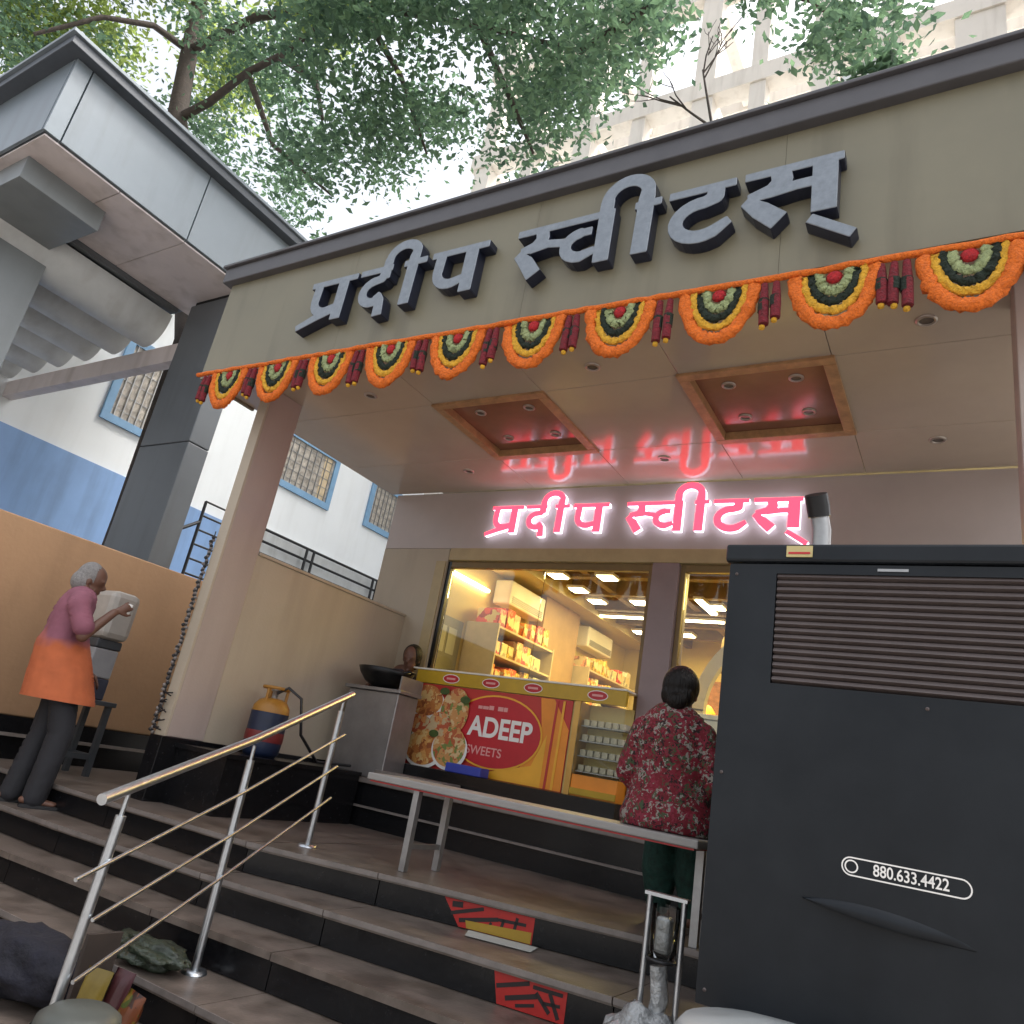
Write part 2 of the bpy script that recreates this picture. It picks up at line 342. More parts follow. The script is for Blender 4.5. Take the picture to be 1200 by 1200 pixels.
for x in (-3.55, -2.75, -1.95, -1.15, -.35):
    for y0, y1 in ((5.63, 6.29), (6.41, 6.99), (7.11, 7.69), (7.81, 8.39), (8.51, 9.09), (9.21, 9.79), (9.91, 10.58)): bx('ceiling_beam', M_inbeam, shop, x, x+.08, y0, y1, 3.74, 3.894)
bx('notice_board', mat('board_grey', (.24, .23, .18), .6), shop, -4.495, -4.47, 5.72, 6.28, 2.05, 2.98)
for y in (5.86, 6.04): bx('notice_sheet', M_paper, shop, -4.468, -4.462, y, y+.14, 2.62, 2.88)
bx('light_cove', M_lamp, shop, -4.495, -4.455, 5.70, 6.62, 3.40, 3.43)
bx('back_panel', mat('back_shelf_brown', (.30, .13, .07), .6, var=.5, scale=14), shop, -4.0, -2.9, YB-.05, YB-.002, 2.6, 3.3)

# lamps inside the shop (visible lit fittings)
M_lampb = mat('lamp_bar', (1, .95, .7), .5, var=0, emis=7, ecol=(1, .86, .5))
def lamp(name, label, group, p, sx, sy, m=M_lamp, h=.03):
    t = thing(name, label, 'light', p, group); x, y, z = p
    bx('housing', M_acw, t, x-sx/2-.02, x+sx/2+.02, y-sy/2-.02, y+sy/2+.02, z, z+h); bx('diffuser', m, t, x-sx/2, x+sx/2, y-sy/2, y+sy/2, z-.012, z-.001)
    return t
l0 = None
for x, y in ((-3.82, 6.93), (-3.25, 6.95), (-3.83, 7.47), (-3.81, 7.95), (-3.26, 7.92), (-3.84, 9.5), (-3.2, 9.5), (-2.5, 6.9), (-1.55, 6.95), (-1.5, 7.95), (-2.4, 8.0), (-.8, 7.0), (-2.4, 9.45), (-1.4, 9.45)):
    if l0 is None: l0 = lamp('ceiling_lamp', 'small square lit ceiling lamp inside the shop', 'lit ceiling lamps inside the shop', (x, y, 3.70), .17, .17)
    else: dup(l0, (x, y, 3.70))
lamp('tube_light', 'long lit tube light hung across the shop ceiling behind the mauve pillar', None, (-3.28, 8.62, 3.69), 1.6, .07, M_lampb)
lamp('tube_light', 'short lit tube light running into the shop behind the right window', None, (-2.49, 7.95, 3.69), .07, .6, M_lampb)
for x, y, e in ((-3.0, 7.4, 25), (-1.3, 7.4, 25), (-2.6, 9.3, 25)):
    ld = bpy.data.lights.new('shop_lamp_light', 'AREA'); ld.energy = e; ld.size = 1.2; ld.color = (1, .72, .2)
    lo = bpy.data.objects.new('shop_lamp_light', ld); COL.objects.link(lo); lo.location = (x, y, 3.66)
for i, (y, z) in enumerate(((6.75, 3.32), (8.8, 3.32))):
    t = thing('air_conditioner', ('white wall air conditioner beside the shop entrance shelves', 'white wall air conditioner farther in beyond the brown wall pier')[i], 'air conditioner', (-4.28, y+.4, z), 'wall air conditioners in the shop')
    bx('body', M_acw, t, -4.49, -4.27, y, y+.8, z, z+.27, b=.02)
    for k in range(4): bx('grille_slat', M_steelm, t, -4.268, -4.262, y+.05, y+.75, z+.03+k*.02, z+.04+k*.02)
# shelves with boxes
M_shelf = mat('shelf_board', (.55, .47, .33), .5)
BC = [(.75, .06, .03), (.85, .25, .03), (.85, .5, .06), (.8, .72, .5), (.5, .5, .42), (.75, .12, .1), (.8, .4, .25), (.55, .35, .05)]
BN = ['red', 'orange', 'amber', 'cream', 'grey-green', 'crimson', 'salmon', 'mustard']
BM = [spots('carton_%d' % i, c, [tuple(min(1, v*1.5+.12) for v in c), (.75, .62, .35), tuple(v*.5 for v in c)], 16, .5, .55) for i, c in enumerate(BC)]
bmesh_cache = {}
for u, (y0, y1) in enumerate(((6.38, 7.58), (8.6, 10.2))):
    t = thing('shelf_unit', ('shelf rack of sweet boxes nearer the shop entrance', 'shelf rack of sweet boxes deeper in the shop')[u], 'shelf', (-4.3, (y0+y1)/2, 1.4), 'shelf racks along the shop wall')
    for z in (1.7, 2.1, 2.42, 2.70, 2.98): bx('shelf_board', M_shelf, t, -4.49, -4.10, y0, y1, z, z+.02)
    for y in (y0-.02, y1): bx('side_panel', M_shelf, t, -4.49, -4.09, y, y+.02, 1.4, 3.02)
    for z in (2.44, 2.72, 3.0):
        y = y0+.02
        while y < y1-.14:
            wd = random.choice((.10, .13, .16)); h = random.uniform(.13, .22); k = random.randrange(8)
            if z == 3.0 and random.random() < .25: y += wd; continue
            o = MB().box(-.14, .14, 0, wd-.008, 0, h).build('sweet_box', BM[k]); o.location = (-4.28+random.uniform(-.03, .03), y, z+.0005)
            tag(o, BN[k]+' sweet box on the '+{2.44: 'lower', 2.72: 'middle', 3.0: 'top'}[z]+' board of the shelf rack '+('nearer the entrance', 'deeper in the shop')[u], 'box', 'sweet boxes on the shop shelves'); y += wd
# white arch and white cabinet behind the right window
arch = MB(); ac = (-.95, 6.1, 2.35)
pts = [(ac[0]+.95*math.cos(a), ac[1], ac[2]+.80*math.sin(a)) for a in np.linspace(math.pi, 0, 28)]
for p, q in zip(pts[:-1], pts[1:]):
    p, q = Vector(p), Vector(q); cdir = ((p+q)/2-Vector(ac)).normalized(); arch.obox((p+q)/2, (q-p)/2*1.02, (0, .04, 0), cdir*.05)
arch.box(-1.95, -1.85, 6.06, 6.14, 1.4, 2.36).box(-.05, .05, 6.06, 6.14, 1.4, 2.36)
tag(arch.build('arch', M_acw, base=(-.95, 6.1, 1.4)), 'white curved arch frame inside the shop behind the seated woman', 'arch')
t = thing('white_cabinet', 'white cabinet below the arch inside the shop window', 'cabinet', (-1.2, 5.8, 1.4))
bx('body', M_acw, t, -1.80, -.5, 5.66, 6.03, 1.4, 2.24, b=.006); bx('top', M_acw, t, -1.82, -.48, 5.64, 6.04, 2.243, 2.28, b=.006)
t = thing('sweet_display', 'orange stacked sweets display deep inside the shop behind the right window', 'display', (-2.5, 8.9, 1.4))
bx('body', M_inwall, t, -3.0, -1.6, 8.7, 9.2, 1.4, 2.55)
for k in range(6): MB().lathe((-2.9+k*.24, 8.9, 2.551), [(.1, 0), (.11, .04), (.09, .12), (.04, .19), (.001, .21)], 12).build('sweet_heap', M_orng2 if k % 2 else M_orng, t)
hang = MB(); hang.lathe((-2.2, 7.9, 2.92), [(.001, 0), (.06, .05), (.085, .2), (.07, .4), (.02, .5), (.015, .78)], 14)
tag(hang.build('hanging_basket', M_inbeam, base=(-2.2, 7.9, 2.92)), 'brown oval basket hanging from the shop ceiling', 'basket')

# ------------------------------------------------------------------ lettering (Devanagari drawn as strokes, outlined, extruded)
def contours(strokes, x0, x1, y0, y1, st):
    nx, ny = int((x1-x0)/st)+1, int((y1-y0)/st)+1
    X, Y = np.meshgrid(x0+st*np.arange(nx), y0+st*np.arange(ny)); F = np.full_like(X, 9.)
    for pts, wd in strokes:
        ws = wd if isinstance(wd, (list, tuple)) else [wd]*len(pts)
        for k in range(len(pts)-1):
            ax, ay = pts[k]; bx_, by = pts[k+1]; L = math.hypot(bx_-ax, by-ay); ux, uy = (bx_-ax)/L, (by-ay)/L
            al = (X-ax)*ux+(Y-ay)*uy; pe = np.abs(-(X-ax)*uy+(Y-ay)*ux); wv = ws[k]+(ws[k+1]-ws[k])*np.clip(al/L, 0, 1)
            F = np.minimum(F, np.maximum(pe-wv/2, np.abs(al-L/2)-L/2))
            if k: F = np.minimum(F, np.hypot(X-ax, Y-ay)-ws[k]/2)
    segs = {}
    def ip(a, b):
        (i, j), (k, l) = a, b; fa, fb = F[j, i], F[l, k]; t = fa/(fa-fb); return (x0+st*(i+(k-i)*t), y0+st*(j+(l-j)*t))
    S = F < 0
    T = {1: [(3, 0)], 2: [(0, 1)], 3: [(3, 1)], 4: [(1, 2)], 5: [(3, 2), (1, 0)], 6: [(0, 2)], 7: [(3, 2)], 8: [(2, 3)], 9: [(2, 0)], 10: [(0, 3), (2, 1)], 11: [(2, 1)], 12: [(1, 3)], 13: [(1, 0)], 14: [(0, 3)]}
    for j in range(ny-1):
        for i in range(nx-1):
            c = S[j, i]*1+S[j, i+1]*2+S[j+1, i+1]*4+S[j+1, i]*8
            if c in (0, 15): continue
            E = [((i, j), (i+1, j)), ((i+1, j), (i+1, j+1)), ((i, j+1), (i+1, j+1)), ((i, j), (i, j+1))]
            for a, b in T[c]: segs[E[a]] = (E[b], ip(*E[a]))
    loops = []
    while segs:
        k0 = next(iter(segs)); k = k0; lp = []
        while k in segs: n, p = segs.pop(k); lp.append(p); k = n
        if len(lp) > 8: loops.append(lp)
    def dp(p, eps):
        if len(p) < 3: return p
        a, b = np.array(p[0]), np.array(p[-1]); ab = b-a; L = np.hypot(*ab)+1e-9; q = np.array(p)-a
        d = np.abs(q[:, 0]*ab[1]-q[:, 1]*ab[0])/L if L > 1e-6 else np.hypot(q[:, 0], q[:, 1]); i = int(d.argmax())
        return [p[0], p[-1]] if d[i] < eps else dp(p[:i+1], eps)[:-1]+dp(p[i:], eps)
    out = []
    for lp in loops:
        h = len(lp)//2; out.append(dp(lp[:h+1], st*.22)[:-1]+dp(lp[h:]+[lp[0]], st*.22)[:-1])
    return out
def extrude_letters(loops, fn, depth, name, mats, parent, bevel=0):
    cu = bpy.data.curves.new(name, 'CURVE'); cu.dimensions = '2D'; cu.fill_mode = 'BOTH'; cu.extrude = depth/2; cu.bevel_depth = bevel; cu.bevel_resolution = 1
    for lp in loops:
        sp = cu.splines.new('POLY'); sp.points.add(len(lp)-1); sp.use_cyclic_u = True
        for q, (x, y) in zip(sp.points, lp): q.co = (x, y, 0, 1)
    ob = bpy.data.objects.new(name, cu); COL.objects.link(ob); me = from_eval(ob); bpy.data.objects.remove(ob); bpy.data.curves.remove(cu)
    o = bpy.data.objects.new(name, me); COL.objects.link(o); off = Vector((0, 0, 0))
    if parent is not None: o.parent = parent; off = wloc(parent)
    me.materials.clear()
    for m in mats: me.materials.append(m)
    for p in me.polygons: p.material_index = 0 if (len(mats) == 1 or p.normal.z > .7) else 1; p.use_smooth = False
    for v in me.vertices: v.co = Vector(fn(*v.co))-off
    me.update(); return o
def arc(cx_, cy_, rx, ry, a0, a1, n=12): return [(cx_+rx*math.cos(R(a)), cy_+ry*math.sin(R(a))) for a in np.linspace(a0, a1, n)]
HW = .13
def g_pa(x):
    return [([(x, 1-HW/2), (x+1.28, 1-HW/2)], HW), ([(x+.22, .95), (x+.2, .55)]+arc(x+.52, .5, .32, .27, 185, 285, 8)+[(x+.82, .30)], [.22]*2+[.2]*8+[.16]), ([(x+.92, .98), (x+.92, 0)], .27)]
GL = [
 ('p', g_pa(0)+[([(.80, .24), (.35, .12), (-.16, -.06)], [.17, .17, .13])]),
 ('d', [([(1.38, 1-HW/2), (2.2, 1-HW/2)], HW), ([(2.02, .95), (2.0, .72), (1.78, .68)]+arc(1.85, .44, .3, .25, 100, 300, 12)+[(2.1, .30)], [.2, .2, .18]+[.2]*12+[.18]), ([(1.93, .36), (2.06, .18), (2.08, -.14)], [.16, .2, .24]),
        ([(2.06, .70), (2.06, 1.12)]+arc(2.42, 1.14, .35, .28, 178, 20, 12)+[(2.72, 1.08), (2.70, .0)], [.22]*2+[.2]*12+[.25]*2), ([(2.5, 1-HW/2), (3.05, 1-HW/2)], HW)]),
 ('a', [(([(p[0], p[1]) for p in pts]), wv) for pts, wv in g_pa(3.2)]),
 ('s', [([(5.10, 1-HW/2), (6.8, 1-HW/2)], HW), ([(5.58, .95), (5.62, .74), (5.50, .60), (5.22, .55)], [.24, .24, .22, .14]), ([(5.16, .50), (5.36, .30), (5.55, .02)], [.16, .26, .28]), ([(5.40, .55), (5.75, .60), (6.06, .54)], .15),
        ([(6.56, .66), (6.34, .66)]+arc(6.40, .42, .30, .24, 100, 270, 10)+[(6.66, .26)], [.15]*2+[.2]*10+[.14]), ([(6.80, 1), (6.80, 0)], .27),
        ([(6.78, .9), (6.78, 1.16)]+arc(7.14, 1.18, .36, .32, 178, 15, 14)+[(7.48, 1.06), (7.46, .0)], [.24]*2+[.22]*14+[.27]*2), ([(7.3, 1-HW/2), (7.74, 1-HW/2)], HW)]),
 ('t', [([(7.88, 1-HW/2), (8.92, 1-HW/2)], HW), ([(8.62, .95), (8.62, .74), (8.46, .68)]+arc(8.42, .37, .40, .31, 100, 300, 14)+[(8.86, .26)], [.26, .26, .22]+[.22]*14+[.14])]),
 ('h', [([(9.06, 1-HW/2), (10.42, 1-HW/2)], HW), ([(9.56, .95), (9.60, .74), (9.46, .60), (9.12, .54)], [.28, .28, .24, .14]), ([(9.08, .50), (9.32, .28), (9.58, .04)], [.16, .28, .30]), ([(9.46, .56), (9.8, .60), (10.1, .60)], .16),
        ([(10.18, 1), (10.18, .06)], .33), ([(10.0, -.04), (10.56, -.42)], .14)])]
GLOOPS = [(n, contours(s, min(p[0] for q, _ in s for p in q)-.3, max(p[0] for q, _ in s for p in q)+.3, -.7, 1.75, .014)) for n, s in GL]
HS = .35*.967
sign = thing('shop_sign', 'big grey three-dimensional Devanagari letters on the beige fascia', 'sign', (-2.3, YF, 4.6))
def f_out(x, y, z): return ((-4.13+x*.350)*.972, YF-.042-z, 1.63+(4.405-1.63)*.972+y*HS*1.03)
for n, lp in GLOOPS: extrude_letters(lp, f_out, .062, 'letter', [M_letter, M_letside], sign, bevel=.012)
neon = thing('neon_sign', 'glowing red Devanagari letters with white halo above the shop entrance', 'sign', (-2.4, YS, 3.7))
def f_in(y0): return lambda x, y, z: (-3.80+x*.264, y0-z, 3.655+y*.262)
for n, lp in GLOOPS:
    l = extrude_letters(lp, f_in(YS-.045), .02, 'letter', [M_neon, M_halo], neon)
    extrude_letters(lp, f_in(YS-.018), .016, 'halo_tube', [M_halo], l)
def text(s, size, fn, mats, parent, name='lettering', depth=.004, sx=1, off=0, shear=0):
    cu = bpy.data.curves.new(name, 'FONT'); cu.body = s; cu.size = size; cu.extrude = depth/2; cu.offset = off; cu.shear = shear; cu.align_x = 'CENTER'; cu.align_y = 'CENTER'
    ob = bpy.data.objects.new(name, cu); COL.objects.link(ob); me = from_eval(ob); bpy.data.objects.remove(ob); bpy.data.curves.remove(cu)
    o = bpy.data.objects.new(name, me); COL.objects.link(o); o.parent = parent; offv = wloc(parent); me.materials.clear()
    for m in mats: me.materials.append(m)
    for v in me.vertices: v.co = Vector(fn(v.co.x*sx, v.co.y, v.co.z))-offv
    me.update(); return o

# ------------------------------------------------------------------ garland
M_go = mat('marigold_orange', (.85, .17, .015), .8, var=.3, scale=70, bump=.9, bscale=90); M_gy = mat('marigold_yellow', (.75, .40, .03), .8, var=.25, scale=70, bump=.9, bscale=90)
M_gk = mat('garland_black', (.012, .022, .012), .8, var=.4, scale=70, bump=.9, bscale=90); M_gg = mat('garland_green', (.36, .42, .2), .8, var=.25, scale=70, bump=.9, bscale=90)
M_gr = mat('garland_red', (.45, .015, .02), .8, var=.4, scale=70, bump=.9, bscale=90); M_gm = mat('tassel_maroon', (.18, .012, .02), .8, var=.5, scale=60, bump=.8, bscale=90)
gar = thing('garland', 'marigold toran garland of orange half-round swags hung below the fascia', 'garland', (-2.4, 3.03, 4.08))
def wob(i): return random.uniform(-.004, .004)
st = MB(); pp = [(x, 3.035+wob(0), 4.098+wob(0)-.0135*(x+5.1)) for x in np.arange(-5.12, .62, .06)]
st.tube(pp, .017, 8); st.build('string', M_go, gar)
def swag(x, z):
    A, B = .195, .315; prev = 1.0
    sw = None
    for nm, m, f0, f1 in (('orange_ring', M_go, 1.0, .74), ('yellow_ring', M_gy, .74, .58), ('dark_ring', M_gk, .58, .42), ('green_ring', M_gg, .42, .24)):
        mb = MB(); fm = (f0+f1)/2; tr = (f0-f1)/2*A*1.32
        pts = [(x+A*fm*math.cos(a)+wob(0)*.6, 3.035+wob(0), z-B*fm*abs(math.sin(a))) for a in np.linspace(0, math.pi, 37)]
        mb.tube(pts, [tr*random.uniform(.9, 1.1) for _ in pts], 9); mb.v = [(a_+random.uniform(-.006, .006), 3.035+(b_-3.035)*.6+random.uniform(-.006, .006), c_+random.uniform(-.006, .006)) for a_, b_, c_ in mb.v]; o = mb.build(nm if sw else 'swag', m, sw or gar); sw = sw or o
    mb = MB(); mb.lathe((x, 3.035, z-.028), [(.001, -.012), (.024, -.014), (.036, 0), (.024, .014), (.001, .012)], 14, (0, -1, 0)); mb.build('red_centre', M_gr, sw)
for i in range(11):
    x = -4.72+i*.5275
    if x < .6: swag(x, 4.075-.0135*(x+5.1))
for i in range(11):
    x = -4.985+i*.5255; z = 4.07-.0135*(x+5.1); n = random.choice((2, 2, 3))
    for k in range(n):
        xx = x+(k-(n-1)/2)*.05+wob(0); L = random.uniform(.22, .27)
        o = MB().tube([(xx, 3.035, z), (xx+wob(0), 3.03, z-L*.45), (xx+wob(0)*2, 3.032, z-L*.9)], [.016, .024, .024], 8).build('tassel', M_gm, gar)
        MB().tube([(xx, 3.033, z-L*.36), (xx, 3.033, z-L*.62)], .026, 8).build('dark_bead', M_gk, o)
        MB().lathe((xx, 3.033, z-L*.96), [(.001, -.014), (.014, -.006), (.014, .008), (.001, .014)], 8).build('yellow_bead', M_gy, o)

# ------------------------------------------------------------------ grey gateway canopy with two pillars
can = thing('grey_gateway', 'grey metal-clad gateway canopy with corrugated underside and square pillars', 'gateway', (-9.5, 4.3, 0))
CX, ZB, ZT = -6.95, 6.25, 7.10
for a, b in ((1.97, 2.13), (2.13, 3.5), (3.5, 4.9)): bx('side_panel', M_grey, can, CX-.03, CX, a+.006, b-.006, ZB, ZT, b=.003)
for a, b in ((-8.6, CX-.03), (-10.3, -8.6), (-13, -10.3)): bx('front_panel', M_grey, can, a+.006, b-.006, 1.97, 2.0, ZB, ZT, b=.003)
bx('canopy_core', M_greyd, can, -13.9, CX-.035, 2.005, 4.42, 6.24, ZT-.005)
bx('roof_edge', M_roof, can, -13.1, CX+.13, 1.84, 5.0, ZT, ZT+.09, b=.006); bx('roof_lip', M_grey, can, -13.12, CX+.16, 1.81, 5.02, ZT+.092, ZT+.13, b=.004)
for a, b in ((2.003, 2.75), (2.75, 3.5), (3.5, 4.9)): bx('soffit_panel', M_soffit, can, -8.22, CX-.031, a+.004, b-.004, ZB-.03, ZB-.012, b=.002)
bx('edge_beam', M_greyd, can, -8.30, -8.225, 2.01, 4.35, ZB-.09, ZB-.012)
# corrugated underside: each rib bulges down, the gaps over the end beam are open to the light
for k in range(8):
    x = -8.63-k*.66; pr = [(x+.325*math.cos(a), ZB-.11-.40*math.sin(a)) for a in np.linspace(0, math.pi, 15)]
    n = len(pr); mb = MB(); mb.add([(u, y, v) for y in (2.02, 4.35) for u, v in pr], [(i, i+1, i+1+n, i+n) for i in range(n-1)], True)
    mb.add([(u, 4.35, v) for u, v in pr], [tuple(range(n))]); mb.build('corrugated_rib', M_rib, can)
bx('end_beam', M_soffit, can, -13.8, -7.90, 4.36, 4.5, 5.46, 5.70, b=.003)
# far pillar, in cladding panels
for z0, z1 in ((0, 2.2), (2.2, 4.3), (4.3, ZB-.09)):
    bx('pillar_panel', M_greyd, can, -7.88, -7.01, 4.30, 4.56, z0+.004, z1-.004, b=.01)
bx('pillar_core', M_dark, can, -7.85, -7.05, 4.33, 4.52, 0, ZB-.012)
# near pillar with capital
bx('capital', M_greym, can, -8.5, -7.42, 2.10, 2.88, 5.98, ZB-.007, b=.006)
for z0, z1 in ((0, 2.2), (2.2, 4.4), (4.4, 5.975)): bx('pillar_panel', M_greym, can, -9.5, -8.42, 2.25, 2.95, z0+.004, z1-.004, b=.006)
bx('capital', M_greym, can, -9.7, -8.505, 2.12, 2.99, 5.985, ZB-.006, b=.006)

# ------------------------------------------------------------------ orange boundary wall, string on the column corner
ow = thing('boundary_wall', 'orange-tan plastered boundary wall behind the old man', 'wall', (-6.62, 3, 0))
bx('wall_body', M_orange, ow, -6.75, -6.5, -3, 7.2, 1.37, 2.87, b=.01); bx('wall_plinth', M_gran, ow, -6.77, -6.47, -3, 7.2, 0, 1.369); bx('plinth_ledge', M_edge, ow, -6.468, -6.44, -3, 4.8, 1.22, 1.245)
sg = MB(); gg = MB()
for k in range(90):
    z = 1.47+k*.0155; x = -4.712+random.uniform(-.012, .006); y = 3.325+random.uniform(-.015, .005)
    (sg if k % 2 else gg).lathe((x, y, z), [(.001, -.014), (.013, -.006), (.013, .006), (.001, .014)], 6)
bs = thing('bead_string', 'dark and pale bead string hanging along the porch column corner', 'string', (-4.712, 3.325, 1.46))
tag(sg.build('dark_beads', M_black, bs), kind='stuff'); tag(gg.build('pale_beads', M_edge, bs), kind='stuff')
MB().tube([(-4.712, 3.325, 1.46), (-4.712, 3.325, 2.9)], .004, 6).build('cord', M_black, bs)
tw = MB()
for k in range(14):
    z = random.uniform(1.5, 1.75); tw.tube([(-4.705, 3.315, z), (-4.705+random.uniform(.03, .1), 3.31, z+random.uniform(-.03, .03))], .005, 5)
tw.build('dry_twigs', M_black, bs)

# ------------------------------------------------------------------ white and blue building on the left
wb = thing('white_building', 'white apartment building with blue base and blue-framed grille windows', 'building', (-14, 9, 0))
bx('wall', M_white, wb, -20, -12.0, 3.0, 22, 0, 8.4)
bx('blue_band', M_blue, wb, -11.998, -11.97, 3.0, 8.75, 0, 5.10); bx('grey_band', mat('pale_grey_band', (.55, .57, .58), .7, var=.1, stain=.3), wb, -11.998, -11.95, 8.752, 22, 0, 5.32)
bx('parapet', M_white, wb, -20, -11.9, 2.9, 22.1, 8.4, 8.7)
M_grl = mat('window_mesh', (.42, .38, .33), .6, var=.5, scale=9); M_cur = mat('curtain', (.62, .50, .33), .8, var=.25, scale=6)
def bwin(y0, y1, z0, z1, x=-11.99):
    f = MB(); t = .13
    f.box(x, x+.05, y0, y1, z0, z0+t).box(x, x+.05, y0, y1, z1-t, z1).box(x, x+.05, y0, y0+t, z0+t+.001, z1-t-.001).box(x, x+.05, y1-t, y1, z0+t+.001, z1-t-.001)
    o = f.build('window', M_frame, wb); bx('pane', M_grl, o, x+.002, x+.012, y0+t, y1-t, z0+t, z1-t)
    bx('curtain', M_cur, o, x+.013, x+.016, y1-t-.3, y1-t-.08, z0+t, z1-t)
    for k in range(9):
        yy = y0+t+(k+.5)*(y1-y0-2*t)/9; bx('grille_bar', M_steelm, o, x+.025, x+.04, yy-.008, yy+.008, z0+t, z1-t)
    for k in range(5):
        zz = z0+t+(k+.5)*(z1-z0-2*t)/5; bx('grille_bar', M_steelm, o, x+.020, x+.0245, y0+t, y1-t, zz-.008, zz+.008)
bwin(5.73, 7.15, 5.84, 7.4); bwin(9.2, 10.95, 6.26, 7.5); bwin(12.1, 13.6, 6.36, 7.55); bwin(15.2, 16.7, 6.36, 7.55)
# black railings beyond the porch wall
rl = thing('stair_railing', 'black metal ladder-like stair railing between pillar and porch column', 'railing', (-7.5, 5.2, 0))
for y in (5.05, 5.47): MB().tube([(-7.5, y, 0), (-7.5, y, 3.93)], .018, 6).build('post', M_black, rl)
for k in range(6): MB().tube([(-7.5, 5.05, 3.93-k*.17), (-7.5, 5.47, 3.93-k*.17)], .013, 6).build('bar', M_black, rl)
MB().tube([(-7.5, 4.62, 3.35), (-7.5, 5.05, 3.68)], .02, 6).build('handrail', M_black, rl)
rl = thing('terrace_railing', 'black railing along the white building seen above the porch half wall', 'railing', (-11.7, 11.5, 4.5))
for z in (5.24, 5.0, 4.76): MB().tube([(-11.8, 8.9, z), (-11.8, 14.4, z)], .03, 6).build('bar', M_black, rl)
for y in (8.95, 10.55, 10.75, 12.7, 12.85, 14.38): MB().tube([(-11.8, y, 4.4), (-11.8, y, 5.24)], .03, 6).build('post', M_black, rl)
bx('kerb', M_white, rl, -11.94, -11.7, 8.8, 14.5, 4.2, 4.5)
# beige tower far behind the shop
tb = thing('beige_tower', 'beige concrete framed tower rising behind the shop roof', 'building', (-4, 18, 0))
bx('wall', M_white, tb, -13, 6, 14.5, 22, 0, 15.4)
for z0 in (15.5, 18.95, 22.75): bx('rear_band', M_beige, tb, -13.1, 6.1, 18.0, 18.4, z0, z0+.45)
for x in (-12.9, -9.45, -6.0, -3.0, -.02, 3.2):
    for z0 in (15.5, 18.95, 22.75): bx('cross_beam', M_beige, tb, x+.1, x+.45, 14.5, 17.99, z0+.1, z0+.5)
for z0 in (4.1, 7.9, 11.7, 15.5, 18.95, 22.75): bx('floor_band', M_beige, tb, -13.1, 6.1, 14.0, 14.49, z0, z0+.55)
for x in (-12.9, -9.45, -6.0, -3.0, -.02, 3.2):
    for z0, z1 in ((0, 4.09), (4.66, 7.89), (8.46, 11.69), (12.26, 15.49), (16.06, 18.94), (19.51, 22.74), (23.31, 27)): bx('column', M_beige, tb, x, x+(.95 if x > -1 else .55), 14.05, 14.48, z0, z1)
for x in (-11.2, -7.7, -4.5, -1.5, 1.6):
    for z0, z1 in ((16.06, 18.94), (19.51, 22.74)): bx('column', M_beige, tb, x, x+.4, 14.05, 14.45, z0, z1)
o = bx('window', M_pane, tb, -2.35, -1.6, 14.3, 14.34, 16.2, 18.8); bx('mullion', M_acw, o, -2.0, -1.93, 14.26, 14.295, 16.2, 18.8)

# ------------------------------------------------------------------ generator on its block
GX0, GX1, GY, GY1 = -.745, .72, 2.6, 4.6
gb = MB().box(GX0+.05, GX1, 2.66, GY1, .60, 1.07); tag(gb.build('concrete_block', M_concrete, base=(0, 3.6, .6)), 'concrete block carrying the dark generator cabinet', 'block')
gen = thing('generator', 'dark blue-grey generator cabinet with louvred vent and phone number sticker', 'generator', (0, 3.6, 1.07))
LX0, LX1, LZ0, LZ1 = -.578, .56, 2.055, 2.435
bx('body', M_gen, gen, GX0, GX1, GY+.09, GY1, 1.07, 2.47, b=.012)
fo = [(GX0+.004, 1.08), (GX1-.004, 1.08), (GX1-.004, 2.469), (GX0+.004, 2.469)]; fi = [(LX0, LZ0), (LX1, LZ0), (LX1, LZ1), (LX0, LZ1)]; fp = MB()
fp.add([(u, GY, v) for u, v in fo+fi]+[(u, GY+.088, v) for u, v in fo+fi], [(k, (k+1) % 4, (k+1) % 4+4, k+4) for k in range(4)]+[(k+4, (k+1) % 4+4, (k+1) % 4+12, k+12) for k in range(4)]+[(k, k+8, (k+1) % 4+8, (k+1) % 4) for k in range(4)]); fp.build('front_panel', M_gen, gen)
bx('vent_back', M_dark, gen, LX0, LX1, GY+.06, GY+.085, LZ0, LZ1)
bx('lid', M_gen, gen, GX0-.012, GX1+.012, GY-.014, GY1+.012, 2.474, 2.54, b=.01)
ns = 16
sl_m = None
for k in range(ns):
    z = LZ0+(k+.5)*(LZ1-LZ0)/ns
    if sl_m is None:
        o = MB().obox(wloc(gen), ((LX1-LX0)/2-.003, 0, 0), (0, .014, -.007), (0, .004, .0062)).build('slat', M_gen2, gen); sl_m = o.data
    else: o = bpy.data.objects.new('slat', sl_m); COL.objects.link(o); o.parent = gen
    o.location = Vector(((LX0+LX1)/2, GY+.018, z))-wloc(gen)
# swoosh handle
hd = MB(); n = 22; up, lo, fu = [], [], []
for k in range(n+1):
    u = k/n; x = -.45+.44*u; zt = 1.432+.030*math.sin(math.pi*u)**.7-.03*u; zb = 1.432-.034*u-.012*math.sin(math.pi*u)
    dy = .035*math.sin(math.pi*min(1, u*1.15+.02))**.6 if u*1.15+.02 < 1 else .003
    up.append((x, GY-.001, zt)); lo.append((x, GY-.001, zb)); fu.append((x, GY-.002-max(.003, dy), zb+.003))
hd.add(up+fu+lo, [(i, i+1, n+2+i, n+1+i) for i in range(n)]+[(n+1+i, n+2+i, 2*n+3+i, 2*n+2+i) for i in range(n)], True); hd.build('handle', M_gen, gen)
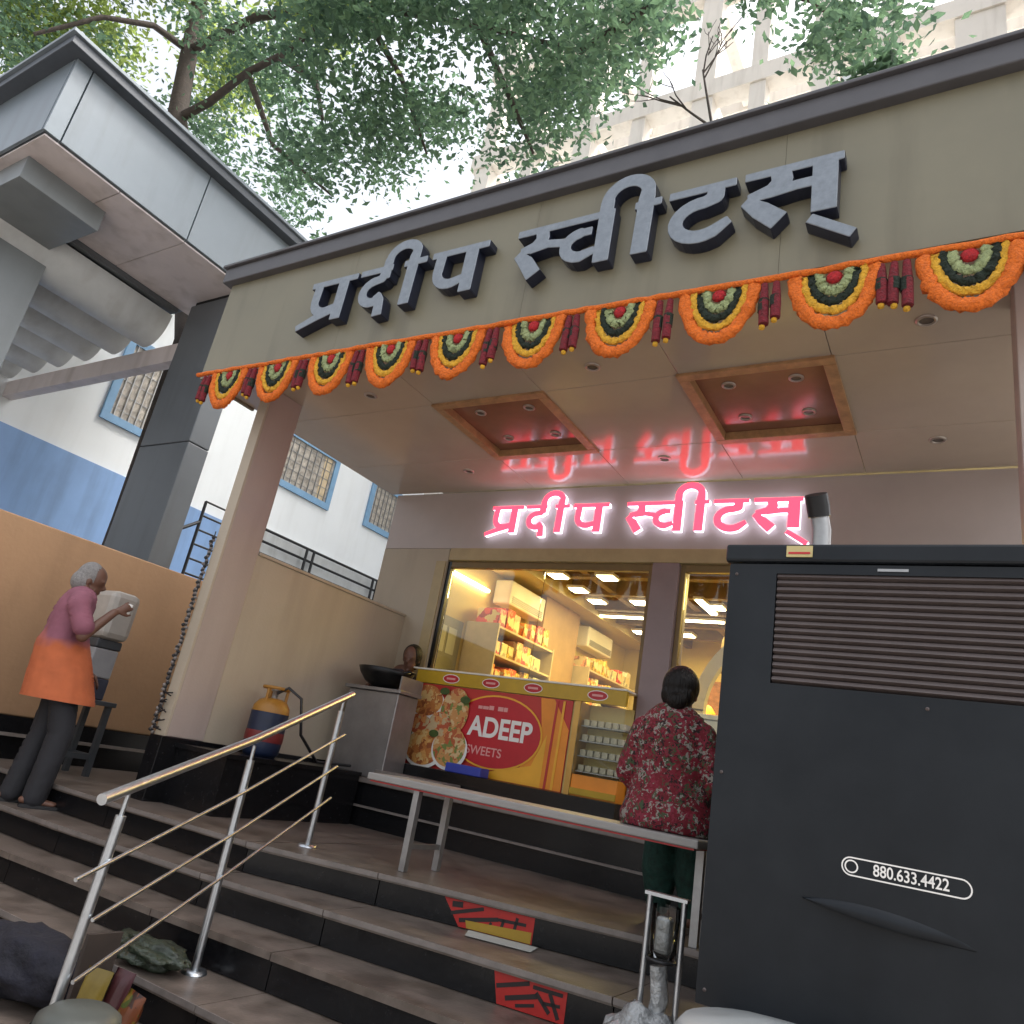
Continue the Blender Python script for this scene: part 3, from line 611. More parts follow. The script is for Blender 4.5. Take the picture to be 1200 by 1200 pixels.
# phone sticker
stk = MB(); S0, S1, SZ = -.345, -.015, 1.545
def capsule_ring(x0, x1, zc, r, t):
    pts = [(x1+r*math.cos(a), zc+r*math.sin(a)) for a in np.linspace(-math.pi/2, math.pi/2, 12)]+[(x0+r*math.cos(a), zc+r*math.sin(a)) for a in np.linspace(math.pi/2, 3*math.pi/2, 12)]
    c = ((x0+x1)/2, zc); k = len(pts)
    inn = [((x1 if i < 12 else x0)+(r-t)*math.cos(a), zc+(r-t)*math.sin(a)) for i, a in enumerate(list(np.linspace(-math.pi/2, math.pi/2, 12))+list(np.linspace(math.pi/2, 3*math.pi/2, 12)))]
    mb = MB(); mb.add([(u, GY-.0015, v) for u, v in pts+inn], [(i, (i+1) % k, (i+1) % k+k, i+k) for i in range(k)]); return mb
so_ = capsule_ring(S0+.026, S1-.026, SZ, .026, .004).build('sticker_outline', M_txtw, gen)
capsule_ring(S0+.0265, S0+.0275, SZ, .018, .004).build('phone_icon', M_txtw, so_)
text('880.633.4422', .044, lambda x, y, z: (-.165+x, GY-.002-z, SZ+y), [M_txtw], so_, 'phone_number', .0006, sx=.80, off=.0006)
bx('small_label', mat('label_yellow', (.55, .45, .2), .5), gen, -.545, -.46, GY-.020, GY-.0145, 2.49, 2.53)
MB().box(-.538, -.467, GY-.022, GY-.0205, 2.50, 2.507).build('label_print', M_red2, gen)
for x_, z_ in ((-.715, 2.43), (-.715, 1.75), (-.715, 1.12), (-.12, 2.02), (.12, 1.12), (-.3, 1.12)):
    MB().lathe((x_, GY-.001, z_), [(.001, .004), (.005, .0035), (.006, 0)], 10, (0, -1, 0)).build('rivet', M_gen2, gen)
bx('name_plate', M_steelm, gen, -.26, -.17, GY-.004, GY-.0005, 2.447, 2.456)
for z in (2.47-.7,): pass
ex = MB().tube([(-.52, 3.1, 2.54), (-.52, 3.1, 2.78), (-.53, 3.09, 2.84)], .037, 14, cap=False).build('exhaust_pipe', M_steelm, gen)
MB().tube([(-.53, 3.09, 2.835), (-.535, 3.075, 2.88), (-.54, 3.05, 2.92)], [.045, .047, .045], 14).build('pipe_cap', M_black, ex)
# white plastic drum in front of the block
dr = thing('plastic_drum', 'white plastic drum with rounded lid below the generator', 'drum', (-.44, 2.30, .6))
M_plw = mat('white_plastic', (.36, .38, .38), .35, var=.1, scale=8, stain=.3)
MB().lathe((-.43, 2.38, .602), [(.001, 0), (.25, 0), (.27, .05), (.27, .42), (.25, .46)], 32).build('body', M_plw, dr)
MB().lathe((-.43, 2.38, 1.045), [(.285, 0), (.29, .03), (.27, .055), (.12, .075), (.001, .08)], 32).build('lid', M_plw, dr)

# ------------------------------------------------------------------ handrail
hr = thing('handrail', 'stainless steel stair handrail with three thin rods on slanted posts', 'railing', (-2.85, 2.6, .6))
Pb = [Vector((-3.19, 3.42, 1.05)), Vector((-2.87, 2.58, .60)), Vector((-2.53, 1.74, .30))]
Pt = [Vector((-3.17, 3.41, 1.85)), Vector((-2.88, 2.58, 1.54)), Vector((-2.50, 1.75, 1.335))]
for b, t in zip(Pb, Pt):
    MB().tube([b, b+(t-b)*.93], .018, 10).build('post', M_steel, hr); MB().tube([b+(t-b)*.93, t], .008, 8).build('post_pin', M_steel, hr)
    MB().lathe(b, [(.001, .012), (.05, .012), (.055, .0)], 16).build('base_flange', M_steel, hr)
d = (Pt[0]-Pt[2]).normalized(); a0 = Pt[2]-d*.14; a1 = Pt[0]+d*.12
MB().tube([a0+Vector((0, 0, .02)), Pt[1]+Vector((0, 0, .03)), a1+Vector((0, 0, .02))], .019, 14).build('top_rail', M_steel, hr)
for k, (off, e0, e1) in enumerate(((.21, .16, .10), (.39, -.0, .10), (.57, -.0, .12))):
    MB().tube([Pt[2]-d*e0-Vector((-.022, 0, off)), Pt[1]-Vector((-.024, 0, off-.01)), Pt[0]+d*e1-Vector((-.022, 0, off))], .007, 8).build('rod', M_steel, hr)

# ------------------------------------------------------------------ bench
bn = thing('bench', 'long pale plank bench on steel leg frames on the landing', 'bench', (-1.95, 3.72, 1.05))
M_plank = mat('pale_laminate', (.30, .285, .27), .4, var=.12, scale=6)
bx('plank', M_plank, bn, -2.92, -1.03, 3.47, 3.84, 1.458, 1.495, b=.006); bx('neon_tint_strip', mat('neon_tint', (.40, .03, .03), .5), bn, -2.90, -1.05, 3.48, 3.82, 1.450, 1.4575)  # thin red layer under the plank: neon light painted into its colour
for x in (-2.57, -1.08):
    for y in (3.50 if x < -2 else 3.70, 3.80):
        bx('leg', M_steelm, bn, x-.018, x+.018, y-.018, y+.018, 1.051, 1.449)
    bx('cross_bar', M_steelm, bn, x-.012, x+.012, (3.52 if x < -2 else 3.72), 3.781, 1.16, 1.185)
# steel pedestal stand wrapped in clear plastic, before the bench
ss = thing('steel_stand', 'chrome stand wrapped in crumpled clear plastic at the end of the bench', 'stand', (-.97, 2.95, .75))
M_plas = mat('clear_plastic', (.36, .37, .37), .12, .25, var=.35, scale=25, bump=.9, bscale=30)
for x in (-1.035, -.905): MB().tube([(x, 2.95, .75), (x, 2.95, 1.30)], .011, 10).build('post', M_steel, ss)
M_clear = glass('clear_wrap', (.86, .88, .88))
MB().lathe((-.97, 2.95, 1.20), [(.03, -.10), (.048, -.075), (.052, .04), (.050, .075)], 20).build('cup', M_clear, ss)
MB().tube([(-.97+.05*math.cos(a), 2.95+.05*math.sin(a), 1.10) for a in np.linspace(0, 2*math.pi, 20)], .006, 6).build('ring', M_black, ss)
MB().tube([(-.97, 2.95, .76), (-.985, 2.945, .86), (-.965, 2.95, .98), (-.98, 2.95, 1.08)], [.04, .026, .032, .03], 12).build('sleeve', M_plas, ss)
bx('inner_cup', M_plas, ss, -1.0, -.945, 2.93, 2.98, 1.12, 1.24, b=.012)
MB().box(-1.05, -.89, 2.93, 2.97, 1.30, 1.312).build('top_plate', M_steel, ss)
for k in range(1):
    bm = bmesh.new(); bmesh.ops.create_icosphere(bm, subdivisions=4, radius=1)
    for v in bm.verts:
        q = v.co.copy(); nn = noise.noise(q*2.3)*.25+noise.noise(q*6)*.10; v.co = Vector((-1.00+q.x*.15*(1+nn), 2.90+q.y*.09*(1+nn), max(.752, .80+q.z*.15*(1+nn))))
    MB().bm(bm, True).build('plastic_bundle', M_plas, ss)

# ------------------------------------------------------------------ counter with banner
ct = thing('sweet_counter', 'shop counter with red and orange printed banner and glass sweet case', 'counter', (-3.2, 5.5, 1.4))
CY = 5.30
bx('plinth', M_gran, ct, -4.30, -2.10, 5.10, 5.9, 1.401, 1.55)
bx('body', M_inwall, ct, -4.195, -2.60, CY+.012, 5.5, 1.551, 2.225)
bx('top', M_acw, ct, -4.20, -2.19, CY-.02, 5.53, 2.335, 2.35, b=.003)
bd = bx('yellow_band', M_yellow, ct, -4.15, -2.19, CY-.012, CY+.03, 2.226, 2.334)
def disc(x, z, rx, rz, y, m, name, par, n=40): return MB().add([(x+rx*math.cos(2*math.pi*k/n), y, z+rz*math.sin(2*math.pi*k/n)) for k in range(n)], [tuple(range(n))]).build(name, m, par)
for x in (-3.78, -3.38, -2.98, -2.42):
    o = disc(x, 2.28, .085, .038, CY-.014, M_txtw, 'oval_sticker', bd); disc(x, 2.28, .078, .032, CY-.0155, M_red2, 'oval_print', bd)
    bx('print_bar', M_txtr, bd, x-.045, x+.045, CY-.0175, CY-.0165, 2.272, 2.288)
bn_ = bx('banner', M_red, ct, -4.32, -2.62, CY, CY+.010, 1.552, 2.22)
MB().prism([(-3.08, 1.556), (-2.625, 1.556), (-2.625, 2.0), (-2.78, 2.215), (-2.9, 2.215), (-2.84, 1.9)], lambda u, v, d: (u, d, v), CY-.002, CY-.001).build('orange_print', M_orng, bn_)
MB().prism([(-3.45, 1.556), (-2.80, 1.556), (-2.80, 1.95), (-2.9, 1.70)], lambda u, v, d: (u, d, v), CY-.004, CY-.003).build('amber_print', M_orng2, bn_)
for k, x in enumerate((-2.75, -2.69)): MB().prism([(x-.02, 1.556), (x, 1.556), (x+.01, 2.21), (x-.01, 2.21)], lambda u, v, d: (u, d, v), CY-.006, CY-.005).build('stripe_print', M_orng2 if k else M_red, bn_)
disc(-3.27, 1.905, .435, .288, CY-.007, M_orng2, 'oval_outline', bn_); disc(-3.27, 1.905, .42, .274, CY-.0085, M_red2, 'oval_print', bn_)
FB = lambda cx_, cz: (lambda x, y, z: (cx_+x, CY-.010-z, cz+y))
text('ADEEP', .215, FB(-3.225, 1.925), [M_txtw], bn_, 'lettering', .0012, sx=.93, off=.006)
text('SWEETS', .095, FB(-3.34, 1.745), [M_txtr], bn_, 'lettering', .0012, off=.001)
for x0, x1 in ((-3.46, -3.42), (-3.415, -3.36), (-3.355, -3.31), (-3.27, -3.22), (-3.215, -3.18)):
    bx('small_print', M_txtr, bn_, x0, x1, CY-.0112, CY-.010, 2.07, 2.095+.008*(x0 > -3.4))
M_food = [spots('food_%d' % i, b, c, 26, .6, .42) for i, (b, c) in enumerate((((.55, .20, .05), [(.7, .35, .1), (.35, .10, .03), (.75, .5, .2)]), ((.62, .30, .10), [(.5, .12, .04), (.7, .5, .25), (.2, .25, .06)]), ((.5, .10, .04), [(.7, .3, .1), (.6, .45, .25)])))]
for i, (x, z, rx, rz, w_) in enumerate(((-3.99, 2.08, .17, .13, 1), (-3.68, 2.02, .14, .19, 0), (-4.02, 1.88, .14, .08, 1), (-3.92, 1.70, .18, .14, 1), (-3.66, 1.74, .16, .16, 1), (-3.80, 1.90, .11, .10, 0))):
    y = CY-.012-.004*i
    if w_: disc(x+.004, z-.022, rx*1.1, rz*1.02, y-.001, M_txtw, 'bowl_print', bn_)
    disc(x, z, rx, rz, y-.003, M_food[i % 3], 'food_print', bn_)
for x, z in ((-3.8, 2.17), (-4.1, 1.80), (-3.83, 1.82), (-3.58, 2.12)): disc(x, z, .05, .03, CY-.040, mat('leaf_print', (.06, .10, .02), .6, var=.4, scale=20), 'leaf_print', bn_, 12)
# glass case
cs = bx('case_frame', mat('gold_frame', (.50, .30, .08), .3, .5), ct, -2.60, -2.555, CY-.005, 5.5, 1.551, 2.225)
bx('case_base', M_orng, ct, -2.553, -2.19, CY+.01, 5.5, 1.551, 1.70); bx('case_back', M_inwall, ct, -2.553, -2.19, 5.48, 5.5, 1.701, 2.225)
bx('base_stripe', M_lamp if False else M_yellow, ct, -2.553, -2.19, CY-.004, CY+.008, 1.56, 1.605)
for z in (1.72, 1.83, 1.94, 2.05): bx('glass_shelf', M_steelm, ct, -2.55, -2.192, CY+.05, 5.47, z, z+.008)
bx('case_glass', M_glass, ct, -2.553, -2.19, CY, CY+.006, 1.701, 2.225)
M_sw = mat('milk_sweet', (.55, .5, .38), .6, var=.2, scale=20)
sw_m = None
for z in (1.729, 1.839, 1.949, 2.059):
    for k in range(6):
        if sw_m is None: q_ = wloc(ct); o = MB().box(q_.x-.024, q_.x+.024, q_.y-.05, q_.y+.05, q_.z, q_.z+.045, b=.006).build('sweet_tray', M_sw, ct); sw_m = o.data
        else: o = bpy.data.objects.new('sweet_tray', sw_m); COL.objects.link(o); o.parent = ct
        o.location = Vector((-2.52+k*.059, CY+.12, z))-wloc(ct)
tag(bx('blue_packet', mat('blue_packet', (.03, .05, .35), .4), None, -3.55, -3.22, 5.11, 5.24, 1.5505, 1.62, b=.008), 'flat blue packet at the foot of the printed banner', 'packet')
tag(bx('marble_slab', M_edge, None, -4.0, -3.35, 4.82, 5.08, 1.4005, 1.47, b=.006), 'pale stone slab lying at the foot of the banner', 'slab')
# steel cooking counter with wok, gas cylinder
sc_ = thing('steel_counter', 'grey stainless cooking counter carrying the black wok', 'counter', (-4.15, 5.0, 1.4))
M_ss = mat('counter_steel', (.30, .29, .29), .38, .7, var=.15, scale=5)
bx('body', M_ss, sc_, -4.46, -3.93, 4.83, 5.095, 1.401, 2.06, b=.006); bx('top', M_ss, sc_, -4.49, -3.90, 4.80, 5.095, 2.062, 2.09, b=.004)
bx('back_splash', M_ss, sc_, -3.925, -3.91, 4.81, 5.09, 2.091, 2.20)
wk = thing('wok', 'black iron wok on the stainless cooking counter', 'wok', (-4.2, 4.92, 2.09))
M_iron = mat('black_iron', (.02, .02, .021), .35, .6, var=.4, scale=12)
MB().lathe((-4.2, 4.94, 2.0905), [(.001, 0), (.08, .006), (.16, .045), (.215, .11), (.235, .155), (.228, .158), (.205, .11), (.15, .055), (.07, .02), (.001, .014)], 32).build('bowl', M_iron, wk)
for sx in (-1, 1): MB().tube([(-4.2+sx*.225, 4.90, 2.235), (-4.2+sx*.265, 4.91, 2.25), (-4.2+sx*.265, 4.97, 2.25), (-4.2+sx*.225, 4.98, 2.235)], .009, 6).build('handle', M_iron, wk)
gc = thing('gas_cylinder', 'blue gas cylinder with red band and yellow top by the porch wall', 'gas cylinder', (-4.34, 3.95, 1.43))
M_cb = mat('cylinder_blue', (.008, .016, .045), .4, var=.25, scale=6); M_cy = mat('cylinder_yellow', (.33, .15, .02), .45, var=.2)
MB().lathe((-4.34, 3.95, 1.431), [(.001, 0), (.11, 0), (.128, .03), (.133, .08), (.133, .30)], 28).build('body', M_cb, gc); MB().lathe((-4.34, 3.95, 1.431), [(.1345, .10), (.136, .11), (.136, .16), (.1345, .17)], 28).build('red_band', mat('cylinder_red', (.16, .012, .012), .45, var=.3), gc)
MB().lathe((-4.34, 3.95, 1.431), [(.133, .301), (.128, .34), (.10, .38), (.06, .40), (.001, .405)], 28).build('shoulder', M_cy, gc)
for a in (40, 160, 280): MB().tube([(-4.34+.085*math.cos(R(a)), 3.95+.085*math.sin(R(a)), 1.80), (-4.34+.085*math.cos(R(a)), 3.95+.085*math.sin(R(a)), 1.90)], .011, 8).build('collar_post', M_cy, gc)
MB().tube([(-4.34+.09*math.cos(a), 3.95+.09*math.sin(a), 1.905) for a in np.linspace(0, 2*math.pi, 24)], .012, 8).build('collar_ring', M_cy, gc)
MB().lathe((-4.34, 3.95, 1.83), [(.022, 0), (.022, .05), (.035, .055), (.035, .075), (.001, .08)], 12).build('valve', M_steelm, gc)
hose = MB().tube([(-4.30, 3.93, 1.87), (-4.22, 3.95, 1.92), (-4.12, 4.0, 1.86), (-4.10, 4.06, 1.62), (-4.12, 4.3, 1.455), (-4.2, 4.76, 1.46)], .011, 8).build('hose', M_black, gc)

# ------------------------------------------------------------------ stickers on the risers
M_stb = mat('sticker_black', (.02, .012, .012), .6); M_str = mat('sticker_red', (.42, .018, .014), .45, var=.15, scale=14); M_sty = mat('sticker_yellow', (.36, .22, .02), .5, var=.1)
def riser_sticker(i, x0, x1, label, marks, lean):
    z = NOS[i][1]; t = thing('riser_sticker', label, 'sticker', ((x0+x1)/2, nosY(i, (x0+x1)/2), z-.08), 'red printed stickers on the step risers')
    F = lambda u, v, e: (u, nosY(i, u)-e, v)
    z1, z0 = z-.034, z-.146
    MB().add([F(x0, z1, .002), F(x1, z1, .002), F(x1, z0, .002), F(x0+lean, z0, .002)], [(0, 1, 2, 3)]).build('red_sheet', M_str, t)
    for (a, b, c, dd, w_) in marks:
        p, q = Vector((x0+(x1-x0)*a, 0, z0+(z1-z0)*b)), Vector((x0+(x1-x0)*c, 0, z0+(z1-z0)*dd)); nrm = Vector((-(q-p).z, 0, (q-p).x)).normalized()*w_/2
        MB().add([F(v.x, v.z, .004) for v in (p+nrm, q+nrm, q-nrm, p-nrm)], [(0, 1, 2, 3)]).build('lettering', M_stb, t)
    return t, F, z0
mk = [(.10, .80, .22, .85, .025), (.10, .45, .45, .88, .016), (.20, .25, .62, .62, .018), (.62, .62, .92, .66, .014), (.66, .25, .68, .66, .014), (.80, .30, .82, .85, .014), (.30, .16, .52, .30, .012), (.52, .08, .55, .45, .012), (.70, .25, .86, .25, .012)]
t, F, z0 = riser_sticker(0, -2.21, -1.77, 'red printed sticker with black lettering above a yellow and white strip on the upper riser', mk, .09)
MB().add([F(-2.09, z0+.034, .005), F(-1.775, z0+.05, .005), F(-1.775, z0+.002, .005), F(-2.08, z0+.002, .005)], [(0, 1, 2, 3)]).build('yellow_strip', M_sty, t)
yA = lambda x: nosY(0, x)
MB().add([(-2.06, yA(-2.06)-.02, .9045), (-1.73, yA(-1.73)-.02, .9045), (-1.70, yA(-1.7)-.16, .9045), (-2.0, yA(-2.0)-.16, .9045)], [(0, 1, 2, 3)]).build('white_strip', M_paper, t)
mk2 = [(.06, .55, .5, .92, .016), (.20, .25, .62, .60, .018), (.55, .85, .95, .85, .014), (.60, .70, .80, .20, .016), (.78, .80, .92, .10, .016), (.35, .12, .60, .30, .012), (.70, .45, .93, .50, .012)]
riser_sticker(1, -1.70, -1.385, 'red printed sticker with black lettering on the lower riser', mk2, .03)

# ------------------------------------------------------------------ things at the foot of the handrail
def lump(name, label, cat, c, r, m, seed, sub=4, a1=.25, a2=.1, zmin=None):
    bm = bmesh.new(); bmesh.ops.create_icosphere(bm, subdivisions=sub, radius=1); s_ = Vector((seed*3.1, seed*1.7, 0))
    for v in bm.verts:
        q = v.co.copy(); nn = noise.noise(q*1.8+s_)*a1+noise.noise(q*5+s_)*a2; p = Vector((c[0]+q.x*r[0]*(1+nn), c[1]+q.y*r[1]*(1+nn), c[2]+q.z*r[2]*(1+nn)))
        if zmin is not None: p.z = max(zmin, p.z)
        v.co = p
    return tag(MB().bm(bm, True).build(name, m, base=(c[0], c[1], zmin if zmin is not None else c[2])), label, cat)
M_sack = mat('navy_cloth', (.007, .007, .014), .85, var=.45, scale=9, bump=.6, bscale=30); M_grnbag = mat('green_plastic', (.03, .04, .026), .3, var=.5, scale=12, bump=.8, bscale=25)
lump('cloth_sack', 'dark navy cloth sack on the steps beside the grey tub', 'sack', (-3.30, 2.10, .58), (.34, .15, .13), M_sack, 1, a1=.3, a2=.08, zmin=.452)
lump('plastic_bag', 'crumpled grey-green plastic bag lying on the step behind the handrail', 'bag', (-3.05, 2.46, .65), (.24, .10, .05), M_grnbag, 2, a1=.4, a2=.2, zmin=.602)
tb_ = thing('grey_tub', 'grey rounded plastic tub at the foot of the handrail', 'tub', (-2.36, 1.72, .3))
M_tub = mat('grey_plastic', (.06, .066, .06), .45, var=.12, scale=8, stain=.4)
MB().lathe((-2.35, 1.72, .302), [(.001, 0), (.10, 0), (.115, .03), (.13, .36), (.12, .41), (.09, .43), (.001, .435)], 28).build('body', M_tub, tb_); MB().lathe((-2.35, 1.72, .302), [(.133, .34), (.137, .35), (.137, .375), (.131, .38)], 28).build('rim', M_tub, tb_)
pk = thing('snack_packet', 'yellow, orange and black snack packet propped behind the handrail foot', 'packet', (-2.75, 1.9, .45))
def pillow(name, m, par, c, u, v, w_, h, t_, n=10):          # foil packet: bulged sheet pair, c = bottom centre, u width dir, v up dir
    c, u, v = Vector(c), Vector(u).normalized(), Vector(v).normalized(); nn = u.cross(v); mb = MB()
    for sgn in (1, -1):
        vs = []
        for a in range(n+1):
            for b in range(n+1):
                x, y = a/n*2-1, b/n; bl = t_*((1-x**4)*(1-(2*y-1)**4))**.7*(1+.35*noise.noise(Vector((x*3, y*4, sgn+w_*40)))); vs.append(c+u*x*w_/2*(1-.06*math.sin(math.pi*y))+v*y*h+nn*sgn*bl)
        mb.add(vs, [(a*(n+1)+b, (a+1)*(n+1)+b, (a+1)*(n+1)+b+1, a*(n+1)+b+1) for a in range(n) for b in range(n)], True)
    return mb.build(name, m, par)
pillow('packet_body', mat('packet_yellow', (.16, .11, .012), .4, var=.3), pk, (-2.74, 2.0, .452), (1, .3, 0), (.05, .1, 1), .11, .26, .022)
pillow('packet_body', mat('packet_maroon', (.05, .012, .016), .35, var=.3), pk, (-2.68, 2.05, .452), (1, .1, 0), (.1, .1, 1), .10, .27, .02)
o = pillow('packet_body', spots('packet_print', (.13, .035, .01), [(.05, .07, .012), (.14, .09, .012), (.03, .012, .008)], 22, .4, .5), pk, (-2.60, 2.06, .452), (1, -.15, 0), (.12, .12, 1), .13, .22, .025)
tag(bx('cardboard', mat('dark_board', (.04, .028, .022), .8, var=.3), None, -2.84, -2.82, 2.0, 2.14, .452, .80), 'dark upright board leaning by the lower handrail post', 'board')

# ------------------------------------------------------------------ people
def capsule(bm, p0, p1, r0, r1, n=14, sq=1.0, axis=None):
    p0, p1 = Vector(p0), Vector(p1); t = (p1-p0); L = t.length; t = t/L if L > 1e-6 else Vector((0, 0, 1))
    sd = (Vector(axis)-t*Vector(axis).dot(t)).normalized() if axis is not None else t.orthogonal().normalized(); u2 = t.cross(sd); rings = []
    prof = [(math.sin(a)*1.0, -math.cos(a), 0) for a in np.linspace(.15, math.pi/2, 5)]+[(math.sin(a), -math.cos(a), 1) for a in np.linspace(math.pi/2, math.pi-.15, 5)]
    for s_, c_, e in prof:
        ctr = (p1 if e else p0)+t*c_*(r1 if e else r0)*min(1, 1); r = (r1 if e else r0)*s_
        rings.append([bm.verts.new(ctr+(sd*math.cos(2*math.pi*k/n)+u2*math.sin(2*math.pi*k/n)*sq)*r) for k in range(n)])
    for a, b in zip(rings[:-1], rings[1:]):
        for k in range(n): bm.faces.new((a[k], a[(k+1) % n], b[(k+1) % n], b[k]))
    bm.faces.new(rings[0][::-1]); bm.faces.new(rings[-1])
def ell(bm, c, r, rot=None):
    m = bmesh.ops.create_uvsphere(bm, u_segments=18, v_segments=12, radius=1)
    for v in m['verts']:
        q = Vector((v.co.x*r[0], v.co.y*r[1], v.co.z*r[2])); v.co = Vector(c)+(rot@q if rot else q)
def flesh(name, fn, m, parent, vox=.011, sm=5, wr=0, seed=0):
    bm = bmesh.new(); fn(bm); me = bpy.data.meshes.new('tmp'); bm.to_mesh(me); bm.free(); ob = bpy.data.objects.new('tmp', me); COL.objects.link(ob)
    md = ob.modifiers.new('r', 'REMESH'); md.mode = 'VOXEL'; md.voxel_size = vox; md.use_smooth_shade = True
    ms = ob.modifiers.new('s', 'SMOOTH'); ms.factor = .5; ms.iterations = sm
    nm = from_eval(ob); bpy.data.objects.remove(ob); off = wloc(parent)
    o = bpy.data.objects.new(name, nm); COL.objects.link(o); o.parent = parent; nm.materials.clear()
    for mm in (m if isinstance(m, list) else [m]): nm.materials.append(mm)
    for v in nm.vertices:
        if wr:
            q = v.co*7+Vector((seed, 0, 0)); v.co += v.normal*(noise.noise(Vector((q.x, q.y, q.z*.45)))*wr+noise.noise(q*2.7)*wr*.35)
        v.co -= off
    for p in nm.polygons: p.use_smooth = True
    return o
def hand(bm, wrist, fwd, side, palm_n, size=1.0, curl=.5):
    wrist, fwd, side, palm_n = Vector(wrist), Vector(fwd).normalized(), Vector(side).normalized(), Vector(palm_n).normalized()
    c = wrist+fwd*.045*size; capsule(bm, wrist+fwd*.01, wrist+fwd*.075*size, .024*size, .032*size, 12, .55, side)
    for k, L in enumerate((.062, .072, .068, .052)):
        b = wrist+fwd*.085*size+side*(.027-.018*k)*size; m = b+(fwd*math.cos(curl)+palm_n*math.sin(curl))*L*.55*size; e = m+(fwd*math.cos(curl*2.4)+palm_n*math.sin(curl*2.4))*L*.5*size
        capsule(bm, b, m, .0098*size, .009*size, 8); capsule(bm, m, e, .009*size, .0078*size, 8)
    b = wrist+fwd*.03*size+side*.028*size; m = b+(fwd*.6+side*.7+palm_n*.3).normalized()*.04*size; e = m+(fwd*.9+side*.1+palm_n*.5).normalized()*.032*size
    capsule(bm, b, m, .012*size, .011*size, 8); capsule(bm, m, e, .011*size, .009*size, 8)
def head(bm, c, f, s=1.0, neck=None):                        # c head centre, f facing
    c, f = Vector(c), Vector(f).normalized(); up = Vector((0, 0, 1)); sd = f.cross(up).normalized(); up = sd.cross(f)
    rot = Matrix((sd, f, up)).transposed()
    ell(bm, c+up*.02*s, (.075*s, .094*s, .10*s), rot); ell(bm, c+f*.025*s-up*.05*s, (.056*s, .066*s, .07*s), rot)
    ell(bm, c+f*.098*s-up*.015*s, (.013*s, .020*s, .022*s), rot); ell(bm, c+f*.083*s-up*.058*s, (.024*s, .012*s, .012*s), rot); ell(bm, c+f*.075*s-up*.10*s, (.022*s, .02*s, .018*s), rot)
    for e in (-1, 1): ell(bm, c+sd*.076*s*e-up*.012*s-f*.005*s, (.010*s, .020*s, .032*s), rot); ell(bm, c+sd*.03*s*e+f*.084*s+up*.022*s, (.024*s, .010*s, .009*s), rot)
    if neck is not None: capsule(bm, c-up*.06*s-f*.015*s, neck, .05*s, .056*s)

